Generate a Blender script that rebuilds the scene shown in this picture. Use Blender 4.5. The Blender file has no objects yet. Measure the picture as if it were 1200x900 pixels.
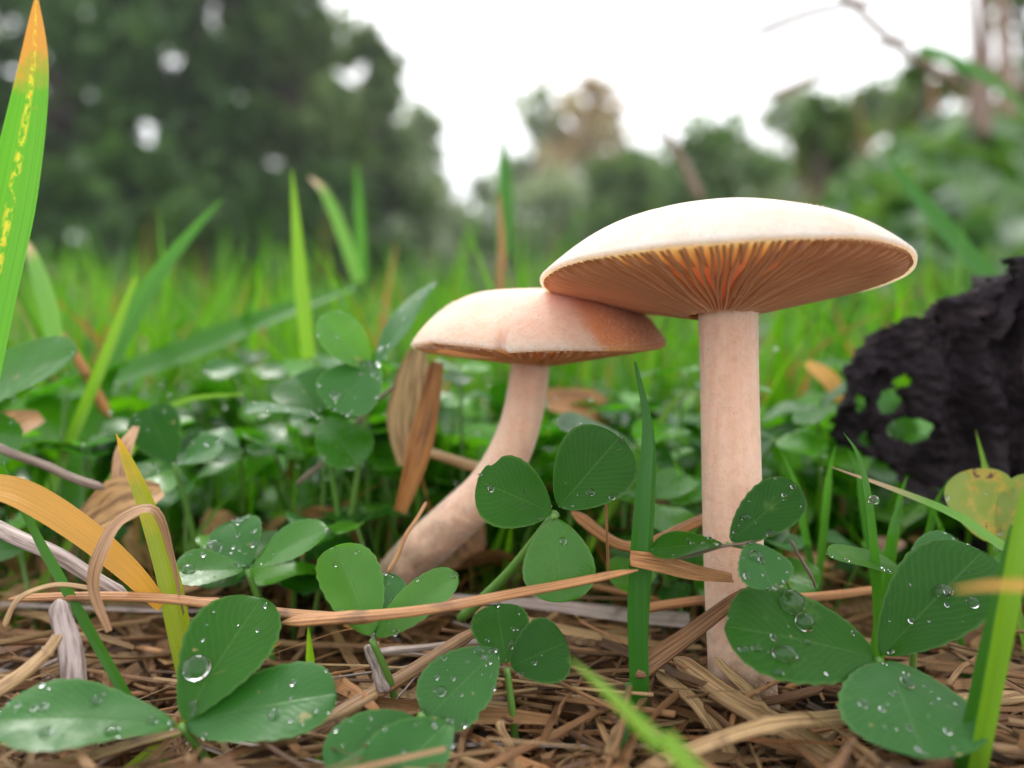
import bpy, math, random
import numpy as np
from mathutils import Vector, Matrix
from mathutils.bvhtree import BVHTree
random.seed(7); RNG = np.random.default_rng(7)
SC = bpy.context.scene
COL = SC.collection
S = 0.01                       # the script thinks in centimetres; Blender gets metres
CAMZ, HY, F = 3.7, 450.0, 942.0

# ------------------------------------------------------------------ camera, sky, sun, exposure
cam_d = bpy.data.cameras.new('camera'); cam = bpy.data.objects.new('camera', cam_d); COL.objects.link(cam)
cam.location = (0, 0, CAMZ*S); cam.rotation_euler = (math.radians(90), 0, 0)
cam_d.sensor_width = 36; cam_d.lens = 36*F/1200
cam_d.clip_start = 0.004; cam_d.clip_end = 600
cam_d.dof.use_dof = True; cam_d.dof.focus_distance = 0.0895; cam_d.dof.aperture_fstop = 11.5
SC.camera = cam
SUN_EL, SUN_AZ = math.radians(56), math.radians(-28)
w = bpy.data.worlds.new('World'); SC.world = w; w.use_nodes = True
nt = w.node_tree; nt.nodes.clear()
sky = nt.nodes.new('ShaderNodeTexSky'); sky.sky_type = 'NISHITA'; sky.sun_disc = False
sky.sun_elevation = SUN_EL; sky.sun_rotation = SUN_AZ; sky.air_density = 1.0; sky.dust_density = 6.0; sky.ozone_density = 1.0
hs = nt.nodes.new('ShaderNodeHueSaturation'); hs.inputs['Saturation'].default_value = 0.22
bg = nt.nodes.new('ShaderNodeBackground'); bg.inputs['Strength'].default_value = 0.15
wo = nt.nodes.new('ShaderNodeOutputWorld')
nt.links.new(sky.outputs[0], hs.inputs['Color']); # rain cloud: a pale veil of soft uneven cloud lies over most of the blue
tc = nt.nodes.new('ShaderNodeTexCoord'); cn = nt.nodes.new('ShaderNodeTexNoise'); cn.inputs['Scale'].default_value = 1.6; cn.inputs['Detail'].default_value = 4
nt.links.new(tc.outputs['Generated'], cn.inputs['Vector'])
cr = nt.nodes.new('ShaderNodeValToRGB'); cr.color_ramp.elements[0].position = 0.35; cr.color_ramp.elements[0].color = (6.0, 6.3, 6.8, 1); cr.color_ramp.elements[1].position = 0.65; cr.color_ramp.elements[1].color = (8.2, 8.2, 8.2, 1)
nt.links.new(cn.outputs['Fac'], cr.inputs[0])
cm = nt.nodes.new('ShaderNodeMix'); cm.data_type = 'RGBA'; cm.inputs[0].default_value = 0.78
nt.links.new(hs.outputs[0], cm.inputs[6]); nt.links.new(cr.outputs[0], cm.inputs[7]); nt.links.new(cm.outputs[2], bg.inputs['Color']); nt.links.new(bg.outputs[0], wo.inputs['Surface'])
sd = bpy.data.lights.new('sun', 'SUN'); sd.energy = 0.9; sd.angle = math.radians(12); sd.color = (1.0, 0.96, 0.9)
sun = bpy.data.objects.new('sun', sd); COL.objects.link(sun)
sdir = Vector((math.sin(SUN_AZ)*math.cos(SUN_EL), math.cos(SUN_AZ)*math.cos(SUN_EL), math.sin(SUN_EL)))
sun.rotation_euler = sdir.to_track_quat('Z', 'Y').to_euler(); sun.location = (0, 0, 5)
SC.view_settings.view_transform = 'Standard'; SC.view_settings.look = 'None'
SC.view_settings.exposure = 1.0; SC.view_settings.gamma = 1
SC.cycles.use_denoising = True
try: SC.cycles.denoiser = 'OPENIMAGEDENOISE'
except Exception: pass
SC.cycles.max_bounces = 14; SC.cycles.diffuse_bounces = 8; SC.cycles.transmission_bounces = 8; SC.cycles.transparent_max_bounces = 6

# ------------------------------------------------------------------ helpers
def P(px, py, D):              # a photograph direction and a distance in front of the camera -> a point in the place (cm)
    return Vector(((px-600)/F*D, D, CAMZ-(py-HY)/F*D))
def proj(p): return 600+p[0]/p[1]*F, HY-(p[2]-CAMZ)/p[1]*F
def sstep(a, b, x):
    t = np.clip((np.asarray(x, float)-a)/(b-a), 0, 1); return t*t*(3-2*t)
def ground(x, y):              # lie of the land, cm
    x = np.asarray(x, float); y = np.asarray(y, float)
    z = -0.55 + 0.25*np.sin(x*0.9+1.3)*np.sin(y*0.8+0.4) + 0.12*np.sin(x*2.3-y*1.7)
    z = z*sstep(2000, 60, y) + 0.55*sstep(9.6, 13, y) + 0.6*sstep(13, 60, y) + 0.012*np.clip(y-60, 0, 1200)
    bank = 0.265*np.clip(y, 0, 260)*sstep(20, 70, y)*sstep(0.0, 1.0, (x-2-0.13*y)/(0.42*np.clip(y, 20, 260)))
    return z + bank
def gz(x, y): return float(ground(x, y))
def mesh_obj(name, V, Fc, mat, parent=None, uv=None, smooth=True, loc=(0, 0, 0)):
    me = bpy.data.meshes.new(name)
    V = np.asarray(V, float).reshape(-1, 3) - np.asarray(loc, float)
    me.from_pydata((V*S).tolist(), [], Fc if isinstance(Fc, list) else Fc.tolist())
    if uv is not None:
        l = me.uv_layers.new(name='UVMap'); idx = np.empty(len(me.loops), np.int32); me.loops.foreach_get('vertex_index', idx)
        l.data.foreach_set('uv', np.asarray(uv, np.float32)[idx].ravel())
    if smooth: me.polygons.foreach_set('use_smooth', np.ones(len(me.polygons), bool))
    me.materials.append(mat); me.update()
    o = bpy.data.objects.new(name, me); COL.objects.link(o)
    if parent is not None: o.parent = parent
    else: o.location = Vector(loc)*S
    return o
def tag(o, label=None, cat=None, group=None, kind=None):
    if label: o['label'] = label
    if cat: o['category'] = cat
    if group: o['group'] = group
    if kind: o['kind'] = kind
    return o
def empty(name, loc, label, cat, group=None):
    o = bpy.data.objects.new(name, None); COL.objects.link(o); o.location = Vector(loc)*S; o.empty_display_size = 0.002
    o['_loc'] = list(loc); return tag(o, label, cat, group)
ORD = 'first second third fourth fifth sixth seventh eighth ninth tenth eleventh twelfth thirteenth fourteenth fifteenth sixteenth seventeenth eighteenth nineteenth twentieth'.split()
ORD += ['twenty-'+o for o in ORD[:9]] + ['thirtieth'] + ['thirty-'+o for o in ORD[:9]]

def catmull(pts, n):
    pts = [Vector(p) for p in pts]
    if len(pts) == 2: return [pts[0].lerp(pts[1], i/n) for i in range(n+1)]
    ext = [pts[0]*2-pts[1]] + pts + [pts[-1]*2-pts[-2]]
    out = []; m = len(pts)-1
    for i in range(n+1):
        t = i/n*m; k = min(int(t), m-1); t -= k
        a, b, c, d = ext[k:k+4]
        out.append(0.5*((2*b)+(c-a)*t+(2*a-5*b+4*c-d)*t*t+(3*b-a-3*c+d)*t**3))
    return out
def frames(path, hint):
    fr = []
    for i, p in enumerate(path):
        t = (path[min(i+1, len(path)-1)]-path[max(i-1, 0)]).normalized()
        n = hint - t*hint.dot(t)
        if n.length < 1e-4: n = Vector((0.3, 0.2, 1)) - t*Vector((0.3, 0.2, 1)).dot(t)
        n.normalize(); fr.append((t, n, t.cross(n)))
    return fr
def tube_geo(path, rad, ns=7, flat=1.0, hint=Vector((0, -0.6, 0.8)), ridge=0.0, ridges=7, base=0, twist=0.0):
    """swept tube with end caps; rad is a function of 0..1; returns verts, faces, uvs"""
    V, Fc, U = [], [], []
    fr = frames(path, hint); n = len(path)
    for i, p in enumerate(path):
        t, nn, b = fr[i]; r = rad(i/(n-1))
        for k in range(ns):
            a = 2*math.pi*k/ns + twist*i/(n-1); rr = r*(1+ridge*(1 if k % 2 else -1))
            V.append(p + b*math.cos(a)*rr + nn*math.sin(a)*rr*flat); U.append((i/(n-1), k/ns))
    for i in range(n-1):
        for k in range(ns):
            k2 = (k+1) % ns; Fc.append([base+i*ns+k, base+i*ns+k2, base+(i+1)*ns+k2, base+(i+1)*ns+k])
    Fc.append([base+k for k in range(ns)][::-1]); Fc.append([base+(n-1)*ns+k for k in range(ns)])
    return V, Fc, U
def ribbon_geo(path, width, hint=Vector((0, -0.8, 0.6)), fold=0.25, nv=4, base=0, twist=0.0, curl=0.0):
    V, Fc, U = [], [], []
    fr = frames(path, hint); n = len(path)
    for i, p in enumerate(path):
        t, nn, b = fr[i]; u = i/(n-1); wd = width(u)*0.5
        a = twist*u; b2 = b*math.cos(a)+nn*math.sin(a); n2 = nn*math.cos(a)-b*math.sin(a)
        for k in range(nv+1):
            v = -1+2*k/nv
            V.append(p + b2*v*wd + n2*(abs(v)*fold*wd + curl*v*v*wd)); U.append((u, 0.5+v*0.5))
    for i in range(n-1):
        for k in range(nv):
            j = base+i*(nv+1)+k; Fc.append([j, j+1, j+nv+2, j+nv+1])
    return V, Fc, U

# ------------------------------------------------------------------ materials
class N:
    def __init__(s, name):
        s.m = bpy.data.materials.new(name); s.m.use_nodes = True; s.t = s.m.node_tree; s.t.nodes.clear()
        s.out = s.t.nodes.new('ShaderNodeOutputMaterial')
    def n(s, typ, **kw):
        nd = s.t.nodes.new('ShaderNode'+typ)
        for k, v in kw.items():
            if k in nd.inputs or isinstance(k, int): s.set(nd, k, v)
            elif hasattr(nd, k): setattr(nd, k, v)
        return nd
    def set(s, nd, k, v):
        if hasattr(v, 'links') or isinstance(v, bpy.types.NodeSocket): s.t.links.new(v, nd.inputs[k])
        else: nd.inputs[k].default_value = v
    def math(s, op, a, b=0.0, c=None, clamp=False):
        nd = s.t.nodes.new('ShaderNodeMath'); nd.operation = op; nd.use_clamp = clamp
        s.set(nd, 0, a); s.set(nd, 1, b)
        if c is not None: s.set(nd, 2, c)
        return nd.outputs[0]
    def mix(s, f, a, b):
        nd = s.t.nodes.new('ShaderNodeMix'); nd.data_type = 'RGBA'
        for k, v in ((0, f), (6, a), (7, b)):
            if isinstance(v, tuple) and len(v) == 3: v = (*v, 1)
            s.set(nd, k, v)
        return nd.outputs[2]
    def ramp(s, f, stops):
        nd = s.t.nodes.new('ShaderNodeValToRGB'); el = nd.color_ramp.elements
        while len(el) < len(stops): el.new(0.5)
        for e, (p, c) in zip(el, stops): e.position = p; e.color = (*c, 1)
        s.t.links.new(f, nd.inputs[0]); return nd.outputs[0]
    def noise(s, vec, scale, detail=3, rough=0.55):
        nd = s.t.nodes.new('ShaderNodeTexNoise'); nd.inputs['Scale'].default_value = scale
        nd.inputs['Detail'].default_value = detail; nd.inputs['Roughness'].default_value = rough
        if vec is not None: s.t.links.new(vec, nd.inputs['Vector'])
        return nd.outputs['Fac']
    def rng(s, f, a, b, c=0.0, d=1.0):
        nd = s.t.nodes.new('ShaderNodeMapRange'); nd.inputs['From Min'].default_value = a; nd.inputs['From Max'].default_value = b
        nd.inputs['To Min'].default_value = c; nd.inputs['To Max'].default_value = d; s.t.links.new(f, nd.inputs['Value']); return nd.outputs[0]
    def uv(s):
        nd = s.t.nodes.new('ShaderNodeUVMap'); sp = s.t.nodes.new('ShaderNodeSeparateXYZ'); s.t.links.new(nd.outputs[0], sp.inputs[0])
        return nd.outputs[0], sp.outputs[0], sp.outputs[1]
    def comb(s, x, y, z=0.0):
        nd = s.t.nodes.new('ShaderNodeCombineXYZ'); s.set(nd, 0, x); s.set(nd, 1, y); s.set(nd, 2, z); return nd.outputs[0]
    def obj(s): return s.t.nodes.new('ShaderNodeTexCoord').outputs['Object']
    def orand(s): return s.t.nodes.new('ShaderNodeObjectInfo').outputs['Random']
    def irand(s): return s.t.nodes.new('ShaderNodeNewGeometry').outputs['Random Per Island']
    def bump(s, h, st, dist):
        nd = s.t.nodes.new('ShaderNodeBump'); nd.inputs['Strength'].default_value = st; nd.inputs['Distance'].default_value = dist
        s.t.links.new(h, nd.inputs['Height']); return nd.outputs[0]
    def principled(s, col, rough=0.5, spec=0.5, normal=None, **kw):
        nd = s.t.nodes.new('ShaderNodeBsdfPrincipled'); c = (*col, 1) if isinstance(col, tuple) else col
        s.set(nd, 'Base Color', c); s.set(nd, 'Roughness', rough); nd.inputs['Specular IOR Level'].default_value = spec
        if normal is not None: s.t.links.new(normal, nd.inputs['Normal'])
        for k, v in kw.items(): s.set(nd, k.replace('_', ' '), v)
        return nd.outputs[0]
    def thin(s, bsdf, tcol, fac, normal=None):
        tr = s.t.nodes.new('ShaderNodeBsdfTranslucent'); s.set(tr, 'Color', (*tcol, 1) if isinstance(tcol, tuple) else tcol)
        mx = s.t.nodes.new('ShaderNodeMixShader'); mx.inputs[0].default_value = fac
        s.t.links.new(bsdf, mx.inputs[1]); s.t.links.new(tr.outputs[0], mx.inputs[2]); return mx.outputs[0]
    def done(s, sh): s.t.links.new(sh, s.out.inputs['Surface']); return s.m
def gamma_bright(nn, col, f):
    nd = nn.t.nodes.new('ShaderNodeMix'); nd.data_type = 'RGBA'; nd.blend_type = 'MULTIPLY'; nd.inputs[0].default_value = 1
    nn.set(nd, 6, col); nd.inputs[7].default_value = (f[0], f[1], f[2], 1); return nd.outputs[2]

def leaf_mat(name, dark, light, island=False, spec=0.5, rough=0.42, transl=0.38, veins=True, spots=False, vein_n=13.0, tmul=(2.2, 2.1, 0.9), veinc=(0.16, 0.30, 0.09)):
    q = N(name); uv, u, v = q.uv(); r = q.irand() if island else q.orand()
    vv = q.math('ABSOLUTE', q.math('SUBTRACT', v, 0.5))           # 0 midrib .. 0.5 margin
    col = q.mix(r, dark, light)
    nz = q.noise(q.obj(), 260, 3)
    col = q.mix(q.rng(nz, 0.3, 0.75, 0, 0.45), col, gamma_bright(q, col, (0.62, 0.72, 0.6)))
    nrm = None; rg = q.rng(q.noise(q.obj(), 520, 2), 0.3, 0.7, rough-0.08, rough+0.12)
    if veins:
        ud = q.math('ADD', u, q.math('MULTIPLY', q.math('SUBTRACT', q.noise(q.obj(), 330, 2), 0.5), 0.14))
        s = q.math('SINE', q.math('MULTIPLY', q.math('SUBTRACT', q.math('MULTIPLY', ud, vein_n), q.math('MULTIPLY', vv, vein_n*0.85)), 6.2832))
        sv = q.math('POWER', q.math('MULTIPLY_ADD', s, 0.5, 0.5), 7.0)
        mid = q.rng(vv, 0.0, 0.022, 1, 0)
        fine = q.noise(q.obj(), 1500, 2)
        col = q.mix(q.math('MULTIPLY', sv, 0.07), col, veinc)
        col = q.mix(q.math('MULTIPLY', mid, 0.18), col, veinc)
        h = q.math('ADD', q.math('MULTIPLY', sv, -0.25), q.math('ADD', q.math('MULTIPLY', mid, -1.5), q.math('MULTIPLY', fine, 1.0)))
        nrm = q.bump(h, 0.35, 0.00008)
    if spots:
        sp = q.noise(q.obj(), 330, 4, 0.65)
        col = q.mix(q.rng(sp, 0.5, 0.62), col, (0.42, 0.30, 0.04)); col = q.mix(q.rng(sp, 0.62, 0.67), col, (0.10, 0.045, 0.012))
    col = q.mix(q.math('MULTIPLY', q.rng(vv, 0.455, 0.5), 0.35), col, veinc)
    pale = q.noise(q.obj(), 150, 4, 0.7); col = q.mix(q.rng(pale, 0.62, 0.74, 0, 0.4), col, (0.16, 0.26, 0.06))
    dmg = q.noise(q.obj(), 410, 3, 0.6); col = q.mix(q.rng(dmg, 0.70, 0.74, 0, 0.8), col, (0.30, 0.26, 0.10))
    b = q.principled(col, rg, spec, nrm)
    return q.done(q.thin(b, gamma_bright(q, col, tmul), transl))
M = {}
M['leaf'] = leaf_mat('clover_leaf', (0.014, 0.085, 0.004), (0.030, 0.14, 0.007), rough=0.36, spec=0.22)
M['leaf_matte'] = leaf_mat('clover_leaf_bluish', (0.024, 0.125, 0.014), (0.034, 0.15, 0.019), rough=0.36, spec=0.34, transl=0.25)
M['leaf_bright'] = leaf_mat('clover_leaf_young', (0.07, 0.23, 0.02), (0.08, 0.25, 0.025), transl=0.42)
M['leaf_mid'] = leaf_mat('clover_leaf_behind', (0.020, 0.12, 0.004), (0.095, 0.33, 0.010), rough=0.27)
M['leaf_stuff'] = leaf_mat('ground_cover_leaf', (0.016, 0.105, 0.004), (0.115, 0.35, 0.011), island=True, rough=0.25, veins=False)
M['leaf_bank'] = leaf_mat('bank_leaf', (0.03, 0.085, 0.025), (0.10, 0.19, 0.065), island=True, rough=0.34, veins=False)
M['leaf_yellow'] = leaf_mat('yellowing_leaf', (0.22, 0.30, 0.03), (0.25, 0.30, 0.035), spots=True, tmul=(1.6, 1.6, 0.8))
def blade_mat(name, dark, light, island=False, transl=0.4, tip=None, spots=False, rough=0.36, stripes=22.0, tmul=(2.0, 2.0, 0.8)):
    q = N(name); uv, u, v = q.uv(); r = q.irand() if island else q.orand()
    col = q.mix(r, dark, light)
    st = q.noise(q.comb(q.math('MULTIPLY', u, 1.5), q.math('MULTIPLY', v, stripes), r), 1.0, 2)
    col = q.mix(q.rng(st, 0.35, 0.7, 0, 0.55), col, gamma_bright(q, col, (0.55, 0.68, 0.5)))
    if tip: 
        nz = q.noise(q.obj(), 300, 3)
        col = q.mix(q.rng(q.math('ADD', u, q.math('MULTIPLY', q.math('SUBTRACT', nz, 0.5), tip[2])), tip[0], tip[1]), col, tip[3])
    if spots:
        vv = q.math('ABSOLUTE', q.math('SUBTRACT', v, 0.44))
        sp = q.noise(q.comb(q.math('MULTIPLY', u, 52.0), q.math('MULTIPLY', v, 9.0), 1.3), 1.0, 4, 0.7)
        m1 = q.math('MULTIPLY', q.rng(vv, 0.02, 0.11, 1, 0), q.rng(sp, 0.47, 0.6), clamp=True)
        col = q.mix(m1, col, (0.68, 0.60, 0.05)); col = q.mix(q.math('MULTIPLY', m1, q.rng(sp, 0.58, 0.66)), col, (0.60, 0.28, 0.03))
    nrm = q.bump(st, 0.5, 0.00012)
    b = q.principled(col, rough, 0.45, nrm)
    return q.done(q.thin(b, gamma_bright(q, col, tmul), transl))
M['blade'] = blade_mat('grass_blade', (0.035, 0.15, 0.012), (0.08, 0.26, 0.02))
M['blade_dark'] = blade_mat('dark_grass_blade', (0.03, 0.15, 0.010), (0.035, 0.17, 0.012), transl=0.3)
M['blade_lime'] = blade_mat('lime_grass_blade', (0.18, 0.36, 0.015), (0.2, 0.38, 0.02), transl=0.45)
M['blade_yellow'] = blade_mat('yellowing_grass_blade', (0.22, 0.30, 0.02), (0.25, 0.30, 0.02), tip=(0.55, 1.0, 0.5, (0.62, 0.33, 0.03)))
M['blade_spotted'] = blade_mat('spotted_grass_blade', (0.10, 0.34, 0.012), (0.11, 0.36, 0.014), tip=(0.70, 0.82, 0.28, (0.55, 0.24, 0.05)), spots=True, transl=0.5)
M['blade_pale'] = blade_mat('pale_grass_blade', (0.16, 0.36, 0.05), (0.18, 0.40, 0.06), tip=(0.62, 0.85, 0.2, (0.62, 0.42, 0.28)))
M['blade_orange'] = blade_mat('orange_dead_blade', (0.62, 0.30, 0.06), (0.66, 0.34, 0.07), tip=(0.0, 0.01, 0.0, (0.62, 0.30, 0.06)))
M['leaf_ochre'] = blade_mat('ochre_dead_leaf', (0.60, 0.28, 0.05), (0.62, 0.30, 0.05), transl=0.3, stripes=30)
_q = M['leaf_ochre']
M['grass_stuff'] = blade_mat('meadow_grass', (0.028, 0.12, 0.004), (0.13, 0.33, 0.010), island=True, rough=0.28)
M['dry_stuff'] = blade_mat('dry_grass_strand', (0.55, 0.28, 0.08), (0.34, 0.15, 0.05), island=True, transl=0.25, tmul=(1.4, 1.2, 1.0))
def straw_mat(name, stops, island=False, rough=0.5, sc=26.0, spec=0.4):
    q = N(name); uv, u, v = q.uv(); r = q.irand() if island else q.orand()
    col = q.ramp(r, stops)
    st = q.noise(q.comb(q.math('MULTIPLY', u, 2.5), q.math('MULTIPLY', v, sc), q.math('MULTIPLY', r, 40.0)), 1.0, 3, 0.65)
    col = q.mix(q.rng(st, 0.45, 0.62, 0, 0.9), col, gamma_bright(q, col, (0.36, 0.29, 0.24)))
    col = q.mix(q.rng(st, 0.25, 0.42, 0.7, 0), col, gamma_bright(q, col, (1.45, 1.4, 1.35)))
    bl = q.noise(q.obj(), 190, 4, 0.6)
    col = q.mix(q.rng(bl, 0.58, 0.72, 0, 0.6), col, (0.07, 0.032, 0.016))
    nrm = q.bump(q.math('ADD', st, q.math('MULTIPLY', bl, 0.3)), 0.8, 0.0002)
    return q.done(q.principled(col, rough, spec, nrm))
TAN = [(0.0, (0.08, 0.034, 0.014)), (0.25, (0.40, 0.21, 0.085)), (0.5, (0.22, 0.095, 0.036)), (0.75, (0.50, 0.32, 0.15)), (1.0, (0.34, 0.155, 0.06))]
M['straw'] = straw_mat('dry_straw', TAN)
M['straw_stuff'] = straw_mat('thatch_straw', [(p, tuple(c*0.92 for c in k)) for p, k in TAN], island=True)
M['straw_red'] = straw_mat('reddish_straw', [(0, (0.50, 0.23, 0.085)), (1, (0.54, 0.27, 0.11))])
M['straw_pale'] = straw_mat('pale_straw', [(0, (0.50, 0.32, 0.15)), (1, (0.56, 0.36, 0.17))])
M['straw_gray'] = straw_mat('striped_gray_straw', [(0, (0.42, 0.33, 0.30)), (1, (0.45, 0.36, 0.33))], sc=10)
M['twig'] = straw_mat('twig_bark', [(0, (0.26, 0.18, 0.14)), (1, (0.28, 0.2, 0.15))])
M['dead_leaf'] = straw_mat('brown_dead_leaf', [(0, (0.34, 0.15, 0.05)), (0.5, (0.45, 0.22, 0.06)), (1, (0.40, 0.24, 0.10))], sc=9)
M['dead_brown'] = straw_mat('rusty_brown_sheath', [(0, (0.42, 0.17, 0.04)), (1, (0.44, 0.19, 0.05))], sc=14)
M['dead_tan'] = straw_mat('tan_papery_leaf', [(0, (0.55, 0.36, 0.16)), (1, (0.58, 0.38, 0.18))], sc=12)
M['dead_curl'] = straw_mat('curled_papery_leaf', [(0, (0.50, 0.29, 0.15)), (1, (0.54, 0.31, 0.17))], sc=12, rough=0.4)
M['litter_stuff'] = straw_mat('leaf_litter', [(0, (0.30, 0.14, 0.05)), (0.5, (0.45, 0.25, 0.10)), (1, (0.22, 0.10, 0.05))], island=True, sc=9)

q = N('petiole_green'); q.done(q.principled(q.mix(q.orand(), (0.09, 0.22, 0.03), (0.14, 0.26, 0.05)), 0.4, 0.5, None, Subsurface_Weight=0.2, Subsurface_Radius=(0.001, 0.002, 0.0005), Subsurface_Scale=0.5)); M['petiole'] = q.m
def flesh(name, base, deep, mottled, stain=None, streak=False, scale=0.013, sssw=1.0):
    q = N(name); ob = q.obj(); n1 = q.noise(ob, 140, 4, 0.6); n2 = q.noise(ob, 1900, 3, 0.7)
    col = q.mix(q.rng(n1, 0.35, 0.7), base, mottled)
    if streak:
        sp = q.t.nodes.new('ShaderNodeSeparateXYZ'); q.t.links.new(ob, sp.inputs[0])
        st = q.noise(q.comb(q.math('MULTIPLY', sp.outputs[0], 900.0), q.math('MULTIPLY', sp.outputs[1], 900.0), q.math('MULTIPLY', sp.outputs[2], 70.0)), 1.0, 3, 0.6)
        col = q.mix(q.rng(st, 0.42, 0.66, 0, 0.5), col, gamma_bright(q, col, (0.90, 0.82, 0.75)))
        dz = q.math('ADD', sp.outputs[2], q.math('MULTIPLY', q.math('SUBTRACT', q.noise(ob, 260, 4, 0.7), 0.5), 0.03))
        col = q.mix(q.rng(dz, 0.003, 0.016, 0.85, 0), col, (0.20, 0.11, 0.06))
        h = q.math('ADD', q.math('MULTIPLY', st, 1.1), q.math('MULTIPLY', n2, 0.7))
    else: h = q.math('ADD', q.math('MULTIPLY', n2, 1.3), q.math('ADD', q.noise(ob, 700, 3), q.math('MULTIPLY', n1, 0.8)))
    if stain:
        sp = q.t.nodes.new('ShaderNodeSeparateXYZ'); q.t.links.new(ob, sp.inputs[0])
        k = q.math('ADD', q.math('MULTIPLY', sp.outputs[0], 100.0), q.math('MULTIPLY', q.math('SUBTRACT', q.noise(ob, 90, 3), 0.5), 0.9))
        k = q.math('ADD', k, q.math('MULTIPLY', sp.outputs[1], 25.0))
        col = q.mix(q.rng(k, 0.10, 0.30, 0, 0.95), col, stain)
        col = q.mix(q.rng(k, 0.5, 1.0, 0, 0.7), col, tuple(c*0.62 for c in stain))
    col = q.mix(q.rng(q.noise(ob, 950, 3, 0.7), 0.45, 0.7, 0, 0.5), col, gamma_bright(q, col, (0.80, 0.74, 0.68)))
    col = q.mix(q.rng(q.noise(ob, 2600, 2, 0.5), 0.68, 0.76, 0, 0.45), col, (0.35, 0.22, 0.15))
    nrm = q.bump(h, 0.7, 0.0004)
    return q.done(q.principled(col, 0.62, 0.25, nrm, Subsurface_Weight=sssw, Subsurface_Radius=deep, Subsurface_Scale=scale, Sheen_Weight=0.15))
M['cap'] = flesh('mushroom_cap_skin', (0.60, 0.50, 0.42), (1.0, 0.6, 0.38), (0.55, 0.42, 0.32))
M['cap_small'] = flesh('mushroom_cap_stained_skin', (0.76, 0.51, 0.39), (1.0, 0.55, 0.34), (0.74, 0.43, 0.30), stain=(0.70, 0.25, 0.09), scale=0.008)
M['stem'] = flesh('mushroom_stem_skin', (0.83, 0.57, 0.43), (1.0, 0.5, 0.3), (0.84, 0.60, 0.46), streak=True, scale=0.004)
q = N('mushroom_gill'); b = q.principled(q.mix(q.orand(), (0.98, 0.63, 0.40), (0.98, 0.68, 0.45)), 0.6, 0.1); q.done(q.thin(b, (1.0, 0.76, 0.55), 0.62)); M['gill'] = q.m
q = N('mushroom_down'); q.done(q.thin(q.principled((0.9, 0.82, 0.74), 0.8, 0.1), (0.9, 0.8, 0.7), 0.5)); M['fuzz'] = q.m
q = N('mushroom_underside'); q.done(q.principled((0.97, 0.62, 0.39), 0.7, 0.1, None, Subsurface_Weight=1.0, Subsurface_Radius=(1.0, 0.72, 0.52), Subsurface_Scale=0.010)); M['under'] = q.m
q = N('soil'); ob = q.obj(); n1 = q.noise(ob, 70, 6, 0.65); n2 = q.noise(ob, 3.0, 4)
c = q.ramp(n1, [(0.25, (0.018, 0.011, 0.007)), (0.55, (0.055, 0.033, 0.02)), (0.8, (0.10, 0.06, 0.035))])
sp = q.t.nodes.new('ShaderNodeSeparateXYZ'); q.t.links.new(ob, sp.inputs[0])
c = q.mix(q.rng(sp.outputs[1], 0.14, 0.8), c, q.mix(n2, (0.035, 0.085, 0.015), (0.07, 0.12, 0.03)))
q.done(q.principled(c, 0.75, 0.3, q.bump(n1, 1.0, 0.002))); M['soil'] = q.m
q = N('charred_wood'); ob = q.obj(); n1 = q.noise(ob, 120, 5, 0.65); n2 = q.noise(ob, 520, 4, 0.6)
c = q.ramp(n1, [(0.3, (0.009, 0.006, 0.008)), (0.55, (0.022, 0.016, 0.019)), (0.8, (0.075, 0.05, 0.05))])
q.done(q.principled(c, 0.7, 0.14, q.bump(q.math('ADD', n1, q.math('MULTIPLY', n2, 0.5)), 1.0, 0.0012))); M['char'] = q.m
q = N('water'); q.done(q.principled((1, 1, 1), 0.0, 0.5, None, Transmission_Weight=1.0, IOR=1.333)); M['water'] = q.m
q = N('tree_bark'); ob = q.obj(); n1 = q.noise(ob, 9, 4); q.done(q.principled(q.mix(n1, (0.06, 0.045, 0.035), (0.14, 0.11, 0.085)), 0.85, 0.2, q.bump(n1, 0.7, 0.02))); M['bark'] = q.m
def crown_mat(name, a, b, tr=0.25):
    q = N(name); col = q.mix(q.irand(), a, b); return q.done(q.thin(q.principled(col, 0.55, 0.3), gamma_bright(q, col, (1.6, 1.7, 0.8)), tr))
M['crown_dark'] = crown_mat('dark_foliage', (0.018, 0.055, 0.008), (0.055, 0.125, 0.016))
M['crown_mid'] = crown_mat('green_foliage', (0.06, 0.11, 0.03), (0.13, 0.19, 0.05))
M['crown_bank'] = crown_mat('bank_foliage', (0.06, 0.12, 0.035), (0.15, 0.23, 0.075))
M['crown_rust'] = crown_mat('autumn_foliage', (0.50, 0.30, 0.18), (0.32, 0.30, 0.18))  # rust is the tree's own; pallor of haze and sky glare mixed in
M['crown_gray'] = crown_mat('gray_green_foliage', (0.22, 0.28, 0.18), (0.32, 0.37, 0.25))  # far foliage, with the pallor of rain haze put into its colour
M['stalk'] = straw_mat('dead_weed_stalk', [(0, (0.16, 0.10, 0.08)), (1, (0.3, 0.2, 0.14))])

# ------------------------------------------------------------------ ground: one sheet out to the horizon
def build_ground():
    ys = np.concatenate([np.linspace(-30, 4, 10), np.linspace(4.5, 20, 80), np.geomspace(20.5, 9000, 110)])
    V, U, Fc = [], [], []
    nx = 130
    xs0 = np.linspace(-1, 1, nx); xs0 = np.sign(xs0)*np.abs(xs0)**1.5
    for y in ys:
        x = xs0*(28 + 1.3*abs(y)); yy = np.full(nx, y); z = ground(x, yy)
        V.append(np.stack([x, yy, z + RNG.normal(0, 0.05, nx)*(1 if y < 40 else 2)], 1))
    V = np.concatenate(V); k = np.arange(len(ys)-1)[:, None]*nx + np.arange(nx-1)[None, :]; k = k.ravel()
    Fc = np.stack([k, k+1, k+nx+1, k+nx], 1)
    o = mesh_obj('ground', V, Fc, M['soil']); o['kind'] = 'structure'
build_ground()

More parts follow.
